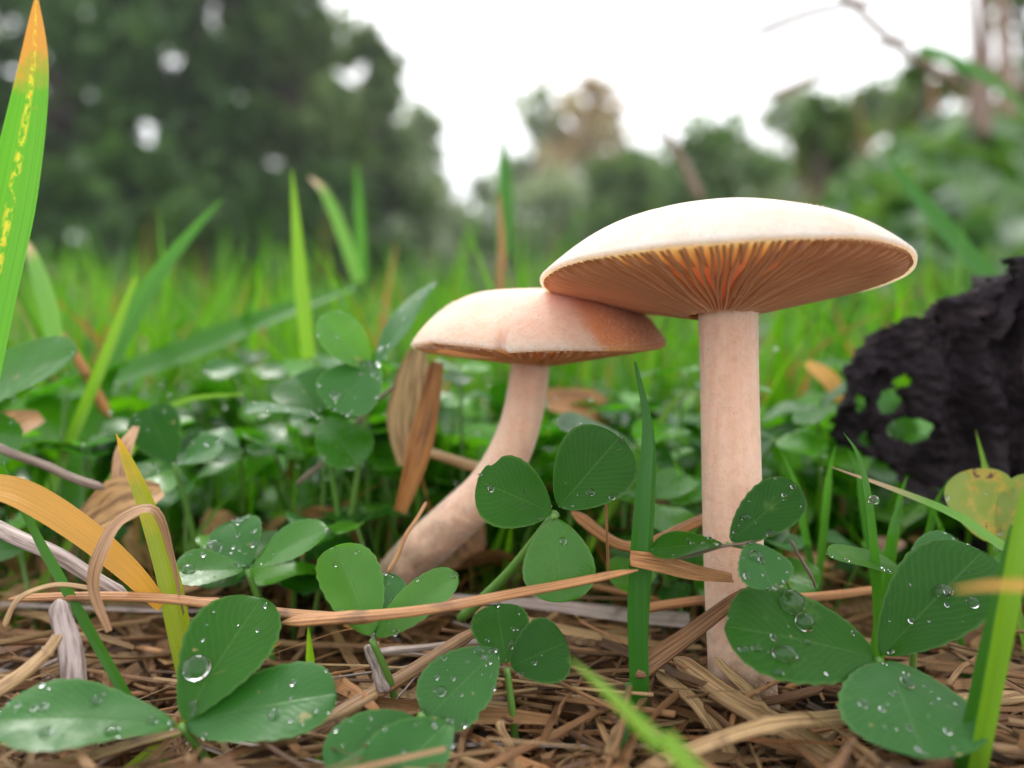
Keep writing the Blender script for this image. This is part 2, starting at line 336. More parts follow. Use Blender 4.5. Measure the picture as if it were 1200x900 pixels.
# ------------------------------------------------------------------ trees, hedge, shrubs far behind
def leaf_cloud(clumps, n, size):
    """many small leaf faces in clumps; clumps = (x,y,z,rx,ry,rz)"""
    cl = np.array(clumps); wts = cl[:, 3]*cl[:, 5]; wts = wts/wts.sum()
    idx = RNG.choice(len(cl), n, p=wts); c = cl[idx]
    d = RNG.normal(size=(n, 3)); d /= np.linalg.norm(d, axis=1)[:, None]; r = np.abs(RNG.normal(0, 0.62, n))
    p = c[:, :3] + d*r[:, None]*c[:, 3:6]
    a = RNG.normal(size=(n, 3)); a /= np.linalg.norm(a, axis=1)[:, None]
    b = np.cross(a, RNG.normal(size=(n, 3))); b /= np.linalg.norm(b, axis=1)[:, None]
    s = size*(0.6+0.8*RNG.random(n))[:, None]
    q4 = np.stack([p-a*s, p+b*s*0.55, p+a*s, p-b*s*0.55], 1).reshape(-1, 3)
    return q4, np.arange(4*n).reshape(-1, 4)
def tree(name, label, px, D, top_py, halfw_px, mat, n=5000, leaf=7, seed=1, low_py=300, gaps=1.0, cat='tree', group='trees behind the meadow', nclump=60, taper=0.6):
    random.seed(seed)
    x = (px-600)/F*D; gzz = gz(x, D); b = Vector((x, D, gzz)); H = CAMZ-(top_py-HY)/F*D - gzz; R = halfw_px/F*D
    low = CAMZ-(low_py-HY)/F*D - gzz
    t = empty(name, b, label, cat, group)
    trunk_r = max(0.02*H, 3)
    V, Fc, U = [], [], []
    def add(path, r0, r1, ns=8):
        v, f, u = tube_geo(path, lambda s: r0+(r1-r0)*s, ns, base=len(V), hint=Vector((0.2, 1, 0.1))); V.extend(v); Fc.extend(f); U.extend(u)
    tp = [b+Vector((0, 0, -10)), b+Vector((R*0.03, 0, H*0.4)), b+Vector((-R*0.03, R*0.05, H*0.92))]
    add(catmull(tp, 8), trunk_r*1.25, trunk_r*0.2)
    clumps = []
    for k in range(nclump):
        h = low+(H-low)*((k+0.5)/nclump)**0.9; s = (h-low)/(H-low)
        rr = R*(1-s**2.2*taper-0.30*max(0, 0.2-s))*random.uniform(0.45, 1.0)
        if s > 0.93: rr *= 0.3
        a = random.uniform(0, 6.283); e = b+Vector((math.cos(a)*rr*0.8, math.sin(a)*rr*0.8, h))
        cr = R*random.uniform(0.16, 0.34)*gaps*(1-0.35*s)
        clumps.append((e.x, e.y, e.z, cr, cr, cr*0.72))
        j = b+Vector((0, 0, max(h*0.8-0.1*R, 5)))
        add(catmull([j, j.lerp(e, 0.5)+Vector((0, 0, rr*0.08)), e], 4), trunk_r*0.33*(1-0.6*s), trunk_r*0.06, 5)
    mesh_obj('trunk', V, Fc, M['bark'], t, U, loc=b)
    v, f = leaf_cloud(clumps, n, leaf); mesh_obj('crown', v, f, M[mat], t, smooth=False, loc=b)
    return t
tree('broadleaf_tree', 'tall dark tree at the meadow edge, sky showing through its upper crown', 60, 900, -330, 190, 'crown_dark', 8500, 12, 3, 300, 1.0)
tree('broadleaf_tree', 'dense dark green tree between the holed crown and the thinner mossy one', 225, 1000, -260, 130, 'crown_dark', 11000, 12, 5, 300, 1.15)
tree('broadleaf_tree', 'mossy green tree whose crown reaches the open white sky', 340, 1050, -90, 105, 'crown_mid', 12000, 13, 8, 300, 1.3)
tree('broadleaf_tree', 'slim dark tree with ragged side branches against white sky', 432, 1200, 40, 70, 'crown_mid', 8000, 12, 11, 300, 1.25)
tree('broadleaf_tree', 'low grayish tree at the open end of the dark tree row', 492, 1500, 130, 52, 'crown_gray', 4500, 14, 14, 300, 1.2)
tree('broadleaf_tree', 'dark tree at the outer end of the tree row behind the spotted blade', -120, 850, -300, 170, 'crown_dark', 9000, 12, 17, 300, 1.2)
tree('broadleaf_tree', 'thin autumn tree with rust coloured crown standing alone', 690, 1900, 95, 66, 'crown_rust', 5200, 14, 21, 300, 1.25, taper=0.45)
tree('broadleaf_tree', 'gray green bushy tree joined to the rust coloured one', 632, 2000, 105, 60, 'crown_gray', 4600, 14, 24, 300, 1.25, taper=0.5)
tree('broadleaf_tree', 'distant rounded tree rising over the green bank', 930, 2300, 115, 75, 'crown_gray', 6500, 18, 27, 300, 1.3)
tree('shrub', 'loose gray green shrub in the corner on top of the bank', 1200, 210, -60, 75, 'crown_bank', 1500, 2.6, 61, 150, 0.7, 'shrub', 'bushes below the trees', 22, 0.5)
tree('shrub', 'low twiggy shrub on the bank crest under the crossing stalks', 1090, 190, 75, 70, 'crown_bank', 1100, 2.4, 62, 160, 0.8, 'shrub', 'bushes below the trees', 18, 0.5)
tree('shrub', 'small pale shrub partway down the bank behind the big cap', 960, 260, 118, 60, 'crown_bank', 1100, 3, 63, 190, 0.9, 'shrub', 'bushes below the trees', 18, 0.5)
for i, (px, D, tp, hw, m, lb) in enumerate([
        (150, 750, 195, 190, 'crown_dark', 'dark low bush under the tall holed tree'),
        (370, 900, 215, 120, 'crown_dark', 'dark low bush under the slim dark tree'),
        (480, 1250, 215, 110, 'crown_gray', 'low green bush between the slim dark tree and the grayish one'),
        (640, 1350, 222, 110, 'crown_gray', 'low green bush under the gray green half of the autumn pair'),
        (845, 900, 165, 125, 'crown_bank', 'wide gray green bush behind the crown of the big cap'),
        (735, 1100, 192, 90, 'crown_bank', 'low bush closing the bright gap beside the big cap'),
        (560, 1400, 210, 80, 'crown_gray', 'gray green bush filling the gap before the lone autumn tree'),
        (760, 1500, 195, 80, 'crown_mid', 'green bush on the bank side of the autumn tree'),
        (1010, 1300, 120, 110, 'crown_mid', 'broad green shrub along the crest of the bank')]):
    tree('shrub', lb, px, D, tp, hw, m, 7000, 11, 40+i, 415, 1.7, 'shrub', 'bushes below the trees', 22, 0.5)

# ------------------------------------------------------------------ meadow: grass and ground cover nobody could count
def scatter_blades(name, n, ylo, yhi, hlo, hhi, wlo, whi, mat, label, seg=5, xr=0.8, bankonly=False, lean=0.35, power=1.0):
    y = ylo*(yhi/ylo)**(RNG.random(n)**power); x = (RNG.random(n)*2-1)*xr*y
    if bankonly: x = y*(0.12+RNG.random(n)*0.75)
    z0 = ground(x, y); h = (hlo+(hhi-hlo)*RNG.random(n)**1.6)*(0.6+0.4*sstep(20, 60, y))*(1 if bankonly else 1-0.6*sstep(0.10, 0.22, x/y)*sstep(25, 60, y)); wd = wlo+(whi-wlo)*RNG.random(n)
    az = RNG.random(n)*6.283; ln = np.abs(RNG.normal(0.25, lean, n)); fa = RNG.random(n)*6.283
    s = np.linspace(0, 1, seg+1)
    V = np.empty((n, seg+1, 2, 3))
    for i, t in enumerate(s):
        off = ln*h*t**2.0; zz = z0-0.3+(h+0.3)*(t-0.32*np.clip(ln, 0, 1.6)*t*t); ww = wd*0.5*(1-t**2.2)**0.8*(0.7+0.3*min(1, t*4)) + 0.004
        cx = x+np.cos(az)*off; cy = y+np.sin(az)*off
        V[:, i, 0] = np.stack([cx-np.cos(fa)*ww, cy-np.sin(fa)*ww, zz], 1); V[:, i, 1] = np.stack([cx+np.cos(fa)*ww, cy+np.sin(fa)*ww, zz], 1)
    k = (np.arange(n)*(seg+1)*2)[:, None] + (np.arange(seg)*2)[None, :]; k = k.ravel()
    Fc = np.stack([k, k+1, k+3, k+2], 1)
    uv = np.empty((n, seg+1, 2, 2)); uv[..., 0] = s[None, :, None]; uv[:, :, 0, 1] = 0; uv[:, :, 1, 1] = 1
    o = mesh_obj(name, V.reshape(-1, 3), Fc, mat, None, uv.reshape(-1, 2)); return tag(o, label, 'grass', None, 'stuff')
scatter_blades('grass', 8500, 17, 90, 3.5, 13, 0.10, 0.34, M['grass_stuff'], 'green meadow grass close behind the clover')
scatter_blades('grass', 9000, 55, 420, 6, 17, 0.3, 0.8, M['grass_stuff'], 'green meadow grass running back to the trees', power=1.1)
scatter_blades('grass', 7000, 400, 2400, 15, 34, 1.5, 3.5, M['grass_stuff'], 'far meadow grass below the trees', seg=3, lean=0.4)
scatter_blades('dry_grass', 2000, 18, 160, 4, 13, 0.08, 0.35, M['dry_stuff'], 'dry orange grass strands among the meadow grass', lean=0.6)
scatter_blades('dry_grass', 1600, 160, 900, 14, 42, 0.4, 1.3, M['dry_stuff'], 'brown dry grass along the foot of the trees', lean=0.6)
scatter_blades('grass', 800, 12.2, 20, 2.2, 5.6, 0.05, 0.16, M['grass_stuff'], 'thin grass tangled through the clover behind the mushrooms', lean=0.5)
scatter_blades('dry_grass', 420, 11.8, 20, 1.5, 4.5, 0.04, 0.14, M['dry_stuff'], 'thin dead stems tangled through the clover', lean=0.9)
scatter_blades('weeds', 260, 120, 300, 12, 34, 0.2, 0.5, M['dry_stuff'], 'dry weeds on the crest of the green bank', bankonly=True, lean=0.4)

def leaf_scatter(name, pts, sizes, mat, label, kind='stuff', flat=0.55, droop=0.25):
    n = len(pts); up = np.array([0, -0.25, 1.0]) + RNG.normal(0, flat, (n, 3)); up /= np.linalg.norm(up, axis=1)[:, None]
    a = np.cross(up, RNG.normal(size=(n, 3))); a /= np.linalg.norm(a, axis=1)[:, None]; b = np.cross(up, a)
    prof = [(0, 0.0), (0.2, 0.30), (0.45, 0.42), (0.75, 0.40), (0.93, 0.22), (1.0, 0.0)]
    V = np.empty((n, len(prof), 3, 3)); uv = np.empty((n, len(prof), 3, 2))
    for i, (u, wv) in enumerate(prof):
        c = pts + a*(sizes*(u-0.5))[:, None] - up*(droop*sizes*(u-0.5)**2)[:, None]
        for j, v in enumerate((-1, 0, 1)):
            V[:, i, j] = c + b*(sizes*wv*v)[:, None] + up*(sizes*0.12*abs(v)*wv)[:, None]; uv[:, i, j] = (u, 0.5+0.5*v)
    m = len(prof); k = (np.arange(n)*m*3)[:, None, None] + (np.arange(m-1)*3)[None, :, None] + np.arange(2)[None, None, :]; k = k.ravel()
    Fc = np.stack([k, k+1, k+4, k+3], 1)
    o = mesh_obj(name, V.reshape(-1, 3), Fc, mat, None, uv.reshape(-1, 2)); return tag(o, label, None, None, kind)
n = 4200; y = 13.5*(75/13.5)**RNG.random(n); x = (RNG.random(n)*2-1)*0.78*y
leaf_scatter('ground_cover', np.stack([x, y, ground(x, y)+0.3+RNG.random(n)**1.3*(2.0+0.06*y)], 1), (0.55+RNG.random(n)*0.75)*(0.9+y/80), M['leaf_stuff'], 'low clover leaves covering the ground behind the mushrooms')
n = 1500; y = 12.5*(60/12.5)**RNG.random(n); x = (RNG.random(n)*2-1)*0.72*y; zz = ground(x, y)+0.8+RNG.random(n)*(2.4+0.07*y)
V, Fc = [], []
for i in range(n):
    r = 0.02+0.03*RNG.random()**2+0.0006*y[i]; k0 = len(V); p = Vector((x[i], y[i], zz[i]))
    V += [p+Vector(d)*r for d in ((1, 0, 0), (-1, 0, 0), (0, 1, 0), (0, -1, 0), (0, 0, .8), (0, 0, -.8))]
    Fc += [[k0+a, k0+b, k0+c] for a, b, c in ((0, 2, 4), (2, 1, 4), (1, 3, 4), (3, 0, 4), (2, 0, 5), (1, 2, 5), (3, 1, 5), (0, 3, 5))]
WET = (V, Fc)
n = 7500; y = 35*(330/35)**RNG.random(n); x = y*(0.08+RNG.random(n)*0.8)
leaf_scatter('undergrowth', np.stack([x, y, ground(x, y)+0.3+RNG.random(n)**1.5*(4+0.05*y)], 1), (1.0+RNG.random(n)*2.6)*(0.7+y/160), M['leaf_bank'], 'leafy undergrowth covering the green bank', flat=0.8)
n = 1300; y = 11.8*(60/11.8)**RNG.random(n); x = (RNG.random(n)*2-1)*0.78*y
leaf_scatter('leaf_litter', np.stack([x, y, ground(x, y)+0.1+RNG.random(n)**2*1.4], 1), 0.4+RNG.random(n)*0.8, M['litter_stuff'], 'brown fallen leaves lying under the clover', flat=0.5)

n = 2600; y = 6.3+RNG.random(n)*6.5; x = (RNG.random(n)*2-1)*0.8*y
leaf_scatter('leaf_crumbs', np.stack([x, y, ground(x, y)+0.02+RNG.random(n)**1.5*0.6], 1), 0.08+0.35*RNG.random(n)**2.5, M['litter_stuff'], 'dark crumbs of rotted leaf packed into the thatch', flat=0.9, droop=0.6)
# ------------------------------------------------------------------ thatch of dead grass on the soil (the mass below the single straws)
def straw_path(x, y, z, L, az, bend, tilt, n=6):
    pts = []; a = az; p = Vector((x, y, z)) - Vector((math.cos(az), math.sin(az), tilt))*L*0.5
    for i in range(n+1):
        pts.append(p.copy()); p = p + Vector((math.cos(a), math.sin(a), tilt*(1-0.6*i/n)))*(L/n); a += random.gauss(0, bend)
    return pts
random.seed(31)
V, Fc, U = [], [], []
for i in range(2300):
    y = 6.4+random.random()**1.25*10.5; x = random.uniform(-0.80, 0.80)*(y+1.5)
    dens = 1.0 if y < 11.5 else 0.45
    if random.random() > dens: continue
    z = gz(x, y)+0.03+random.random()**1.4*0.85
    L = random.uniform(0.6, 3.2); az = random.choice([random.uniform(0, 6.283), random.uniform(0, 6.283), random.gauss(0.15, 0.6)])
    pts = straw_path(x, y, z, L, az, 0.14, random.gauss(0, 0.2), 5); r = random.choice([0.012, 0.018, 0.025, 0.035, 0.05])
    if random.random() < 0.45:
        wd = random.choice([0.05, 0.08, 0.12, 0.2]); e = random.uniform(0.2, 0.8)
        v, f, u = ribbon_geo(pts, lambda s: wd*(1-0.8*abs(s-e)**1.5), Vector((random.gauss(0, .6), -0.5, 1)), random.uniform(-0.3, 0.6), 4, base=len(V), twist=random.gauss(0, 1.2))
    else:
        v, f, u = tube_geo(pts, lambda s: r*(1-0.35*s), 6, random.choice([0.9, 0.6, 0.3]), base=len(V), hint=Vector((random.gauss(0, .7), -0.4, 1)), ridge=0.08, twist=random.gauss(0, 0.8))
    V += v; Fc += f; U += u
tag(mesh_obj('thatch', V, Fc, M['straw_stuff'], None, U), 'matted dead grass covering the soil around the stems', None, None, 'stuff')

# ------------------------------------------------------------------ mushrooms
def mushroom(name, label, centre, R, dome, belly, tilt_deg, roll_deg, power, stem_pts, stem_r, matcap, notch=None, ngill=84, seed=0, wob=0.012):
    random.seed(seed)
    base = Vector(stem_pts[-1]); t = empty(name, base, label, 'mushroom', 'pale mushrooms')
    rot = Matrix.Rotation(math.radians(roll_deg), 3, 'Y') @ Matrix.Rotation(math.radians(tilt_deg), 3, 'X')
    C = Vector(centre)
    cap = bpy.data.objects.new('cap', None)
    na = 160; prof = []
    for i in range(1, 27):
        s = math.sin(i/26*math.pi/2); prof.append((R*s, dome*(1-s**power)))
    prof += [(R*1.003, -0.018), (R*1.002, -0.034), (R*0.997, -0.046), (R*0.988, -0.05), (R*0.95, -0.055)]
    for s in (0.85, 0.7, 0.5, 0.3, 0.12): prof.append((R*s, -0.05-0.84*belly*(1-s)))
    ph = [random.uniform(0, 6.28) for _ in range(6)]
    def wobble(a): return 1+wob*(math.sin(2*a+ph[0])+0.6*math.sin(3*a+ph[1])+0.35*math.sin(7*a+ph[2])+0.2*math.sin(13*a+ph[3]))
    V = [Vector((0, 0, dome))]; Fc = []
    for (r, z) in prof:
        for k in range(na):
            a = 2*math.pi*k/na; rr = r*(1+(wobble(a)-1)*min(1, r/R)); zz = z + 0.03*min(1, r/R)**3*math.sin(3*a+ph[4]) + 0.012*math.sin(r*5+ph[5]+2*a)
            if notch:
                fl = (a-math.radians(-142)+math.pi) % (2*math.pi)-math.pi; zz += 0.13*max(0, 1-abs(fl)/0.62)**0.7*float(sstep(0.72, 1.0, r/R))
                da = (a-notch[0]+math.pi) % (2*math.pi)-math.pi; g = max(0, 1-abs(da)/notch[1])
                s = float(sstep(0.90, 1.0, r/R))
                rr -= R*notch[2]*g*s; zz += notch[3]*g*s
                if da > 0: zz -= 0.02*max(0, 1-abs(da-0.05)/0.3)*s
            V.append(Vector((rr*math.cos(a), rr*math.sin(a), zz)))
    for k in range(na): Fc.append([0, 1+k, 1+(k+1) % na])
    for i in range(len(prof)-1):
        for k in range(na):
            k2 = (k+1) % na; Fc.append([1+i*na+k, 1+(i+1)*na+k, 1+(i+1)*na+k2, 1+i*na+k2])
    capo = mesh_obj('cap', V, Fc, matcap, t); capo.data.materials.append(M['under'])
    for pi in range(na+29*na, len(Fc)): capo.data.polygons[pi].material_index = 1
    capo.matrix_basis = Matrix.Translation((C-base)*S) @ rot.to_4x4()
    # gills: thin plates, long and short ones alternating
    def gill_mesh(r0, r1, th, ph0, amp):
        Vg, Fg = [], []; ng = 12
        for i in range(ng+1):
            s = i/ng; r = r0+(r1-r0)*s; x = r/R
            zt = -0.05-0.84*belly*(1-x)+0.05; zb = -0.080-0.97*belly*(1-x)**0.97
            zb = zt-0.04 + (zb-zt+0.04)*min(1, (1-s)*7+0.05)
            if r0 > 0.5*R: zb = zt-0.05 + (zb-zt+0.05)*min(1, s*2.2)
            off = amp*math.sin(r*5+ph0)
            for (dy, z) in ((-th, zt), (-th*0.45, zb), (th*0.45, zb), (th, zt)): Vg.append((r, dy*(0.5+0.7*x)+off, z))
        for i in range(ng):
            for k in range(3): j = i*4+k; Fg.append([j, j+1, j+5, j+4])
        Fg += [[0, 1, 2, 3], [ng*4+3, ng*4+2, ng*4+1, ng*4]]
        return Vg, Fg
    rs = stem_r(0)*0.9
    protos = []
    for (r0, r1) in ((rs, 0.985*R), (rs, 0.982*R), (0.55*R, 0.985*R), (0.68*R, 0.983*R), (0.36*R, 0.985*R)):
        v, f = gill_mesh(r0, r1, 0.031, random.uniform(0, 6), 0.014); protos.append(mesh_obj('gill', v, f, M['gill'], capo))
    used = set()
    for k in range(ngill*2):
        a = 2*math.pi*(k+random.uniform(-0.18, 0.18))/(ngill*2)
        if notch and abs((a-notch[0]+math.pi) % (2*math.pi)-math.pi) < notch[1]: continue
        pi = random.choice((0, 1)) if k % 2 == 0 else random.choice((2, 3, 4))
        if pi in used:
            g = protos[pi].copy(); COL.objects.link(g); g.parent = capo
        else: g = protos[pi]; used.add(pi)
        fa = 0.0
        if notch: fa = 0.13/R*max(0, 1-abs((a-math.radians(-142)+math.pi) % (2*math.pi)-math.pi)/0.62)**0.7
        g.matrix_basis = Matrix.Rotation(a, 4, 'Z') @ Matrix.Rotation(-fa*0.8, 4, 'Y') @ Matrix.Diagonal((wobble(a), 1, random.uniform(0.97, 1.03), 1))
    # stem
    path = catmull(stem_pts, 40); ns = 40; V, Fc, U = [], [], []
    fr = frames(path, Vector((0, -1, 0.15))); sp = [random.uniform(0, 6.28) for _ in range(5)]
    for i, p in enumerate(path):
        u = i/40; tt, nn, b = fr[i]; r = stem_r(u)
        for k in range(ns):
            a = 2*math.pi*k/ns; rr = r*(1+0.012*math.sin(5*a+sp[0]+u*3)+0.008*math.sin(11*a+sp[1]-u*5)+0.012*math.sin(u*14+2*a+sp[2]))
            V.append(p+b*math.cos(a)*rr+nn*math.sin(a)*rr); U.append((u, k/ns))
    for i in range(40):
        for k in range(ns): k2 = (k+1) % ns; Fc.append([i*ns+k, (i+1)*ns+k, (i+1)*ns+k2, i*ns+k2])
    Fc.append(list(range(ns))); Fc.append([40*ns+k for k in range(ns)][::-1])
    mesh_obj('stem', V, Fc, M['stem'], t, U, loc=base)
    # downy hairs on skin and stem, too fine to count
    Vh, Fh = [], []
    def hair(p, nrm):
        d = (nrm+Vector((random.gauss(0, .5), random.gauss(0, .5), random.gauss(0, .5)))).normalized(); sd = d.cross(Vector((random.random()-.5, random.random()-.5, random.random()-.5))).normalized()*0.0022
        L = random.uniform(0.010, 0.026); j = len(Vh); Vh.extend([p-sd, p+sd, p+d*L]); Fh.append([j, j+1, j+2])
    for _ in range(5200):
        i = min(int(40*random.random()), 39); a = random.uniform(0, 6.283); tt, nn, b = fr[i]; u = i/40
        dv = b*math.cos(a)+nn*math.sin(a); hair(path[i].lerp(path[i+1], random.random())+dv*stem_r(u)*0.995, dv)
    M3 = rot
    for _ in range(11000):
        a = random.uniform(0, 6.283); x = 1-0.35*random.random()**2; z = dome*(1-x**power)
        hair(C+M3@Vector((R*x*wobble(a)*math.cos(a), R*x*wobble(a)*math.sin(a), z)), M3@Vector((math.cos(a)*x, math.sin(a)*x, 0.4)).normalized())
    mesh_obj('fuzz', Vh, Fh, M['fuzz'], t, smooth=False, loc=base)['kind'] = 'stuff'
    return t
big_c = P(842, 325, 9.6)
mushroom('mushroom', 'larger cream mushroom with upright stem and wide cap showing its gills', big_c, 2.10, 0.76, 0.47, -4.0, -0.9, 2.75,
         [P(852, 330, 9.6), P(853, 380, 9.6), P(857, 550, 9.5), P(861, 690, 9.4), P(870, 800, 9.3), P(876, 890, 9.3)],
         lambda u: 0.37-0.03*math.sin(min(u/0.35, 1)*math.pi*0.5)+0.075*float(sstep(0.55, 1.0, u))+0.07*math.exp(-((u-0.04)/0.05)**2), M['cap'], seed=3)
small_c = P(632, 401, 11.0)
mushroom('mushroom', 'smaller leaning mushroom with curved stem and a notch in its stained cap', small_c, 1.74, 0.72, 0.28, 5.6, -1.2, 3.9,
         [P(621, 395, 11.0), P(620, 440, 11.0), P(606, 508, 10.9), P(575, 568, 10.9), P(530, 612, 11.1), P(484, 655, 11.4), P(430, 720, 11.8)],
         lambda u: 0.27+0.02*u+0.035*float(sstep(0.25, 0.8, u)), M['cap_small'], notch=(math.radians(-107), 0.05, 0.08, 0.03), ngill=70, seed=6, wob=0.016)

# ------------------------------------------------------------------ leaves
def wprof(u):
    u = min(max(u, 0), 1); return u**0.62*(1-u**2.7)**0.5/0.63
HERO = []      # (world verts, faces, leaf object, label) of the leaves that carry drops
def leaflet_geo(A, B, width, nh, fold=0.18, arch=0.12, serr=0.02, nu=26, nv=12, wave=0.02, seed=0, curl=0.0, bite=None):
    A, B = Vector(A), Vector(B); L = (B-A).length; t = (B-A)/L; n = Vector(nh); n = (n-t*n.dot(t)).normalized(); s = t.cross(n)
    rnd = random.Random(seed); p1, p2 = rnd.uniform(0, 6), rnd.uniform(0, 6)
    V, U, Fc = [], [], []
    for i in range(nu+1):
        u = 0.5-0.5*math.cos(math.pi*i/nu); hw = width*0.5*wprof(u)
        for j in range(nv+1):
            v = -1+2*j/nv
            k = 1.0
            if abs(v) == 1: k = 1+serr*((i % 2)*2-1)
            if bite and v*bite[1] > 0: k *= 1-bite[2]*math.exp(-((u-bite[0])/bite[3])**2)*(0.8+0.2*math.sin(u*90))
            x = hw*v*k; z = fold*hw*abs(v)**1.15 - arch*L*((u-0.45)**2-0.2) + wave*L*math.sin(u*7+p1+v*1.7)*abs(v) + curl*L*v*u*u
            V.append(A+t*(L*u + 0.03*L*serr*10*0)+s*x+n*z); U.append((u, 0.5+0.5*v))
    for i in range(nu):
        for j in range(nv): k = i*(nv+1)+j; Fc.append([k, k+1, k+nv+2, k+nv+1])
    return V, Fc, U
def petiole(t, base, pts, r0=0.045, r1=0.035, name='petiole'):
    v, f, u = tube_geo(catmull(pts, 14), lambda s: r0+(r1-r0)*s, 8, hint=Vector((0.3, -1, 0.2))); return mesh_obj(name, v, f, M['petiole'], t, u, loc=base)
def clover(label, centre, leafs, root=None, group='clover plants close to the lens', mid=None, pr=0.045):
    """leafs: (tip px,py,D, width, normal hint, options)"""
    c = P(*centre); rt = P(*root) if root else Vector((c.x+0.25, c.y+0.5, gz(c.x, c.y+0.5)))
    rt.z = min(rt.z, gz(rt.x, rt.y)) if not root else rt.z
    t = empty('clover_plant', rt, label, 'clover', group)
    objs = []
    for i, (px, py, D, wd, nh, op) in enumerate(leafs):
        tip = P(px, py, D); A = c+(tip-c).normalized()*0.05; op = dict(op); m = op.pop('mat', 'leaf')
        if 'at' in op: A = P(*op.pop('at'))
        lab = op.pop('label', None)
        v, f, u = leaflet_geo(A, tip, wd, nh, seed=len(HERO)*7+i, **op); o = mesh_obj('leaflet', v, f, M[m], t, u, loc=rt)
        if lab: o['label'] = lab
        HERO.append((v, f, o, label)); objs.append(len(HERO)-1)
    pts = [rt] + ([P(*mid)] if mid else [rt.lerp(c, 0.55)+Vector((0.08, 0, 0.05))]) + [c]
    petiole(t, rt, pts, pr, pr*0.8)
    return objs
UPN = (0, -0.6, 0.8); FACE = (0, -0.92, 0.38); TOP = (0, -0.28, 0.96)
cA = clover('broad clover plant whose upright leaflet cups a large clear water drop', (212, 850, 7.7), [
    (306, 700, 8.5, 0.98, (-0.12, -0.72, 0.68), dict(fold=0.14, mat='leaf')),
    (-8, 842, 7.2, 0.84, (0.05, -0.36, 0.93), dict(fold=0.12, arch=0.16, mat='leaf_matte')),
    (394, 812, 7.8, 0.86, (0.1, -0.55, 0.83), dict(fold=0.1, mat='leaf_matte'))], group=None)
cB = clover('small upright clover plant standing clear on its own straight green petiole', (594, 783, 8.4), [
    (582, 708, 8.75, 0.62, (0.05, -0.9, 0.43), dict(fold=0.12)),
    (664, 752, 8.45, 0.68, (0.15, -0.85, 0.5), dict(fold=0.1)),
    (500, 842, 8.0, 0.76, (0, -0.75, 0.66), dict(at=(583, 762, 8.3), fold=0.1, bite=(0.55, -1, 0.12, 0.04), mat='leaf_matte'))], root=(606, 885, 8.5), mid=(600, 830, 8.4))
cC = clover('low cut-off clover plant at the bottom edge of the thatch', (492, 838, 7.8), [
    (383, 903, 7.2, 0.62, (0, -0.7, 0.7), dict(mat='leaf_matte')),
    (430, 935, 7.0, 0.72, (0.1, -0.7, 0.7), dict(mat='leaf_matte', at=(528, 845, 7.7)))])
cD = clover('dark clover plant with three round leaflets before the curved stem', (651, 602, 9.0), [
    (726, 512, 9.05, 0.92, (-0.05, -0.96, 0.25), dict(fold=0.1, serr=0.008, at=(655, 594, 9.0))),
    (560, 562, 8.8, 0.80, (0.05, -0.95, 0.3), dict(fold=0.06, serr=0.008, bite=(0.9, 1, 0.35, 0.05))),
    (656, 706, 8.7, 0.80, (0.1, -0.93, 0.36), dict(fold=0.12, serr=0.008, mat='leaf_mid'))], root=(540, 725, 10.0), mid=(595, 672, 9.6), pr=0.07)
cE = clover('folded bright green young clover plant at the foot of the curved stem', (436, 750, 8.6), [
    (392, 640, 8.9, 0.72, (0.5, -0.8, 0.3), dict(fold=0.28, mat='leaf_bright')),
    (535, 672, 8.7, 0.46, (-0.15, -0.8, 0.58), dict(fold=0.2, mat='leaf_bright')),
    (456, 672, 9.2, 0.5, (0.2, -0.9, 0.3), dict(mat='leaf_matte'))])
cF = clover('clover plant leaning across the big upright stem, its leaflets beaded with drops', (852, 637, 8.4), [
    (936, 570, 8.5, 0.56, (-0.1, -0.85, 0.5), dict(fold=0.12)),
    (906, 690, 8.0, 0.60, (0.15, -0.8, 0.6), dict(fold=0.1, at=(878, 636, 8.3), mat='leaf_matte')),
    (762, 644, 8.6, 0.46, (0, -0.4, 0.92), dict(fold=0.12))], root=(940, 720, 8.9), mid=(905, 655, 8.6), pr=0.025)
cG = clover('large broad clover plant with round drops on one leaflet beside the big stem base', (1030, 772, 8.3), [
    (851, 733, 8.15, 1.08, (0, -0.72, 0.7), dict(fold=0.16)),
    (1152, 645, 8.9, 0.98, (-0.25, -0.75, 0.62), dict(fold=0.16, mat='leaf')),
    (1084, 888, 7.2, 1.32, (0, -0.5, 0.87), dict(fold=0.08, mat='leaf_matte', at=(1040, 775, 8.2)))])
cH = clover('small pale clover plant behind the broad drop-covered one', (1062, 670, 9.3), [
    (970, 648, 9.1, 0.38, (0, -0.5, 0.85), dict(mat='leaf_bright')), (1126, 636, 9.6, 0.55, (0, -0.6, 0.8), dict(mat='leaf_matte')),
    (1085, 700, 8.9, 0.3, (0.2, -0.6, 0.8), dict(mat='leaf_bright'))])
cI = clover('shiny clover plant with a water streak on its raised leaflet above the thatch', (290, 668, 9.8), [
    (272, 610, 10.3, 0.68, (0, -0.85, 0.5), dict(mat='leaf_matte')), (202, 670, 9.5, 0.62, (0, -0.5, 0.86), dict(mat='leaf_mid')),
    (384, 618, 10.0, 0.62, (-0.2, -0.55, 0.8), dict(mat='leaf_mid'))])
cJ = clover('tall clover plant holding a gray dewy leaflet above the tan leaf', (437, 436, 11.5), [
    (374, 372, 11.2, 0.75, (0.1, -0.7, 0.7), dict(mat='leaf_bright')), (508, 330, 12.4, 0.55, (-0.4, -0.5, 0.76), dict(mat='leaf_matte')),
    (392, 482, 11.0, 0.95, (0, -0.8, 0.55), dict(mat='leaf_matte', at=(440, 425, 11.4)))], root=(405, 640, 12), mid=(425, 520, 11.7))
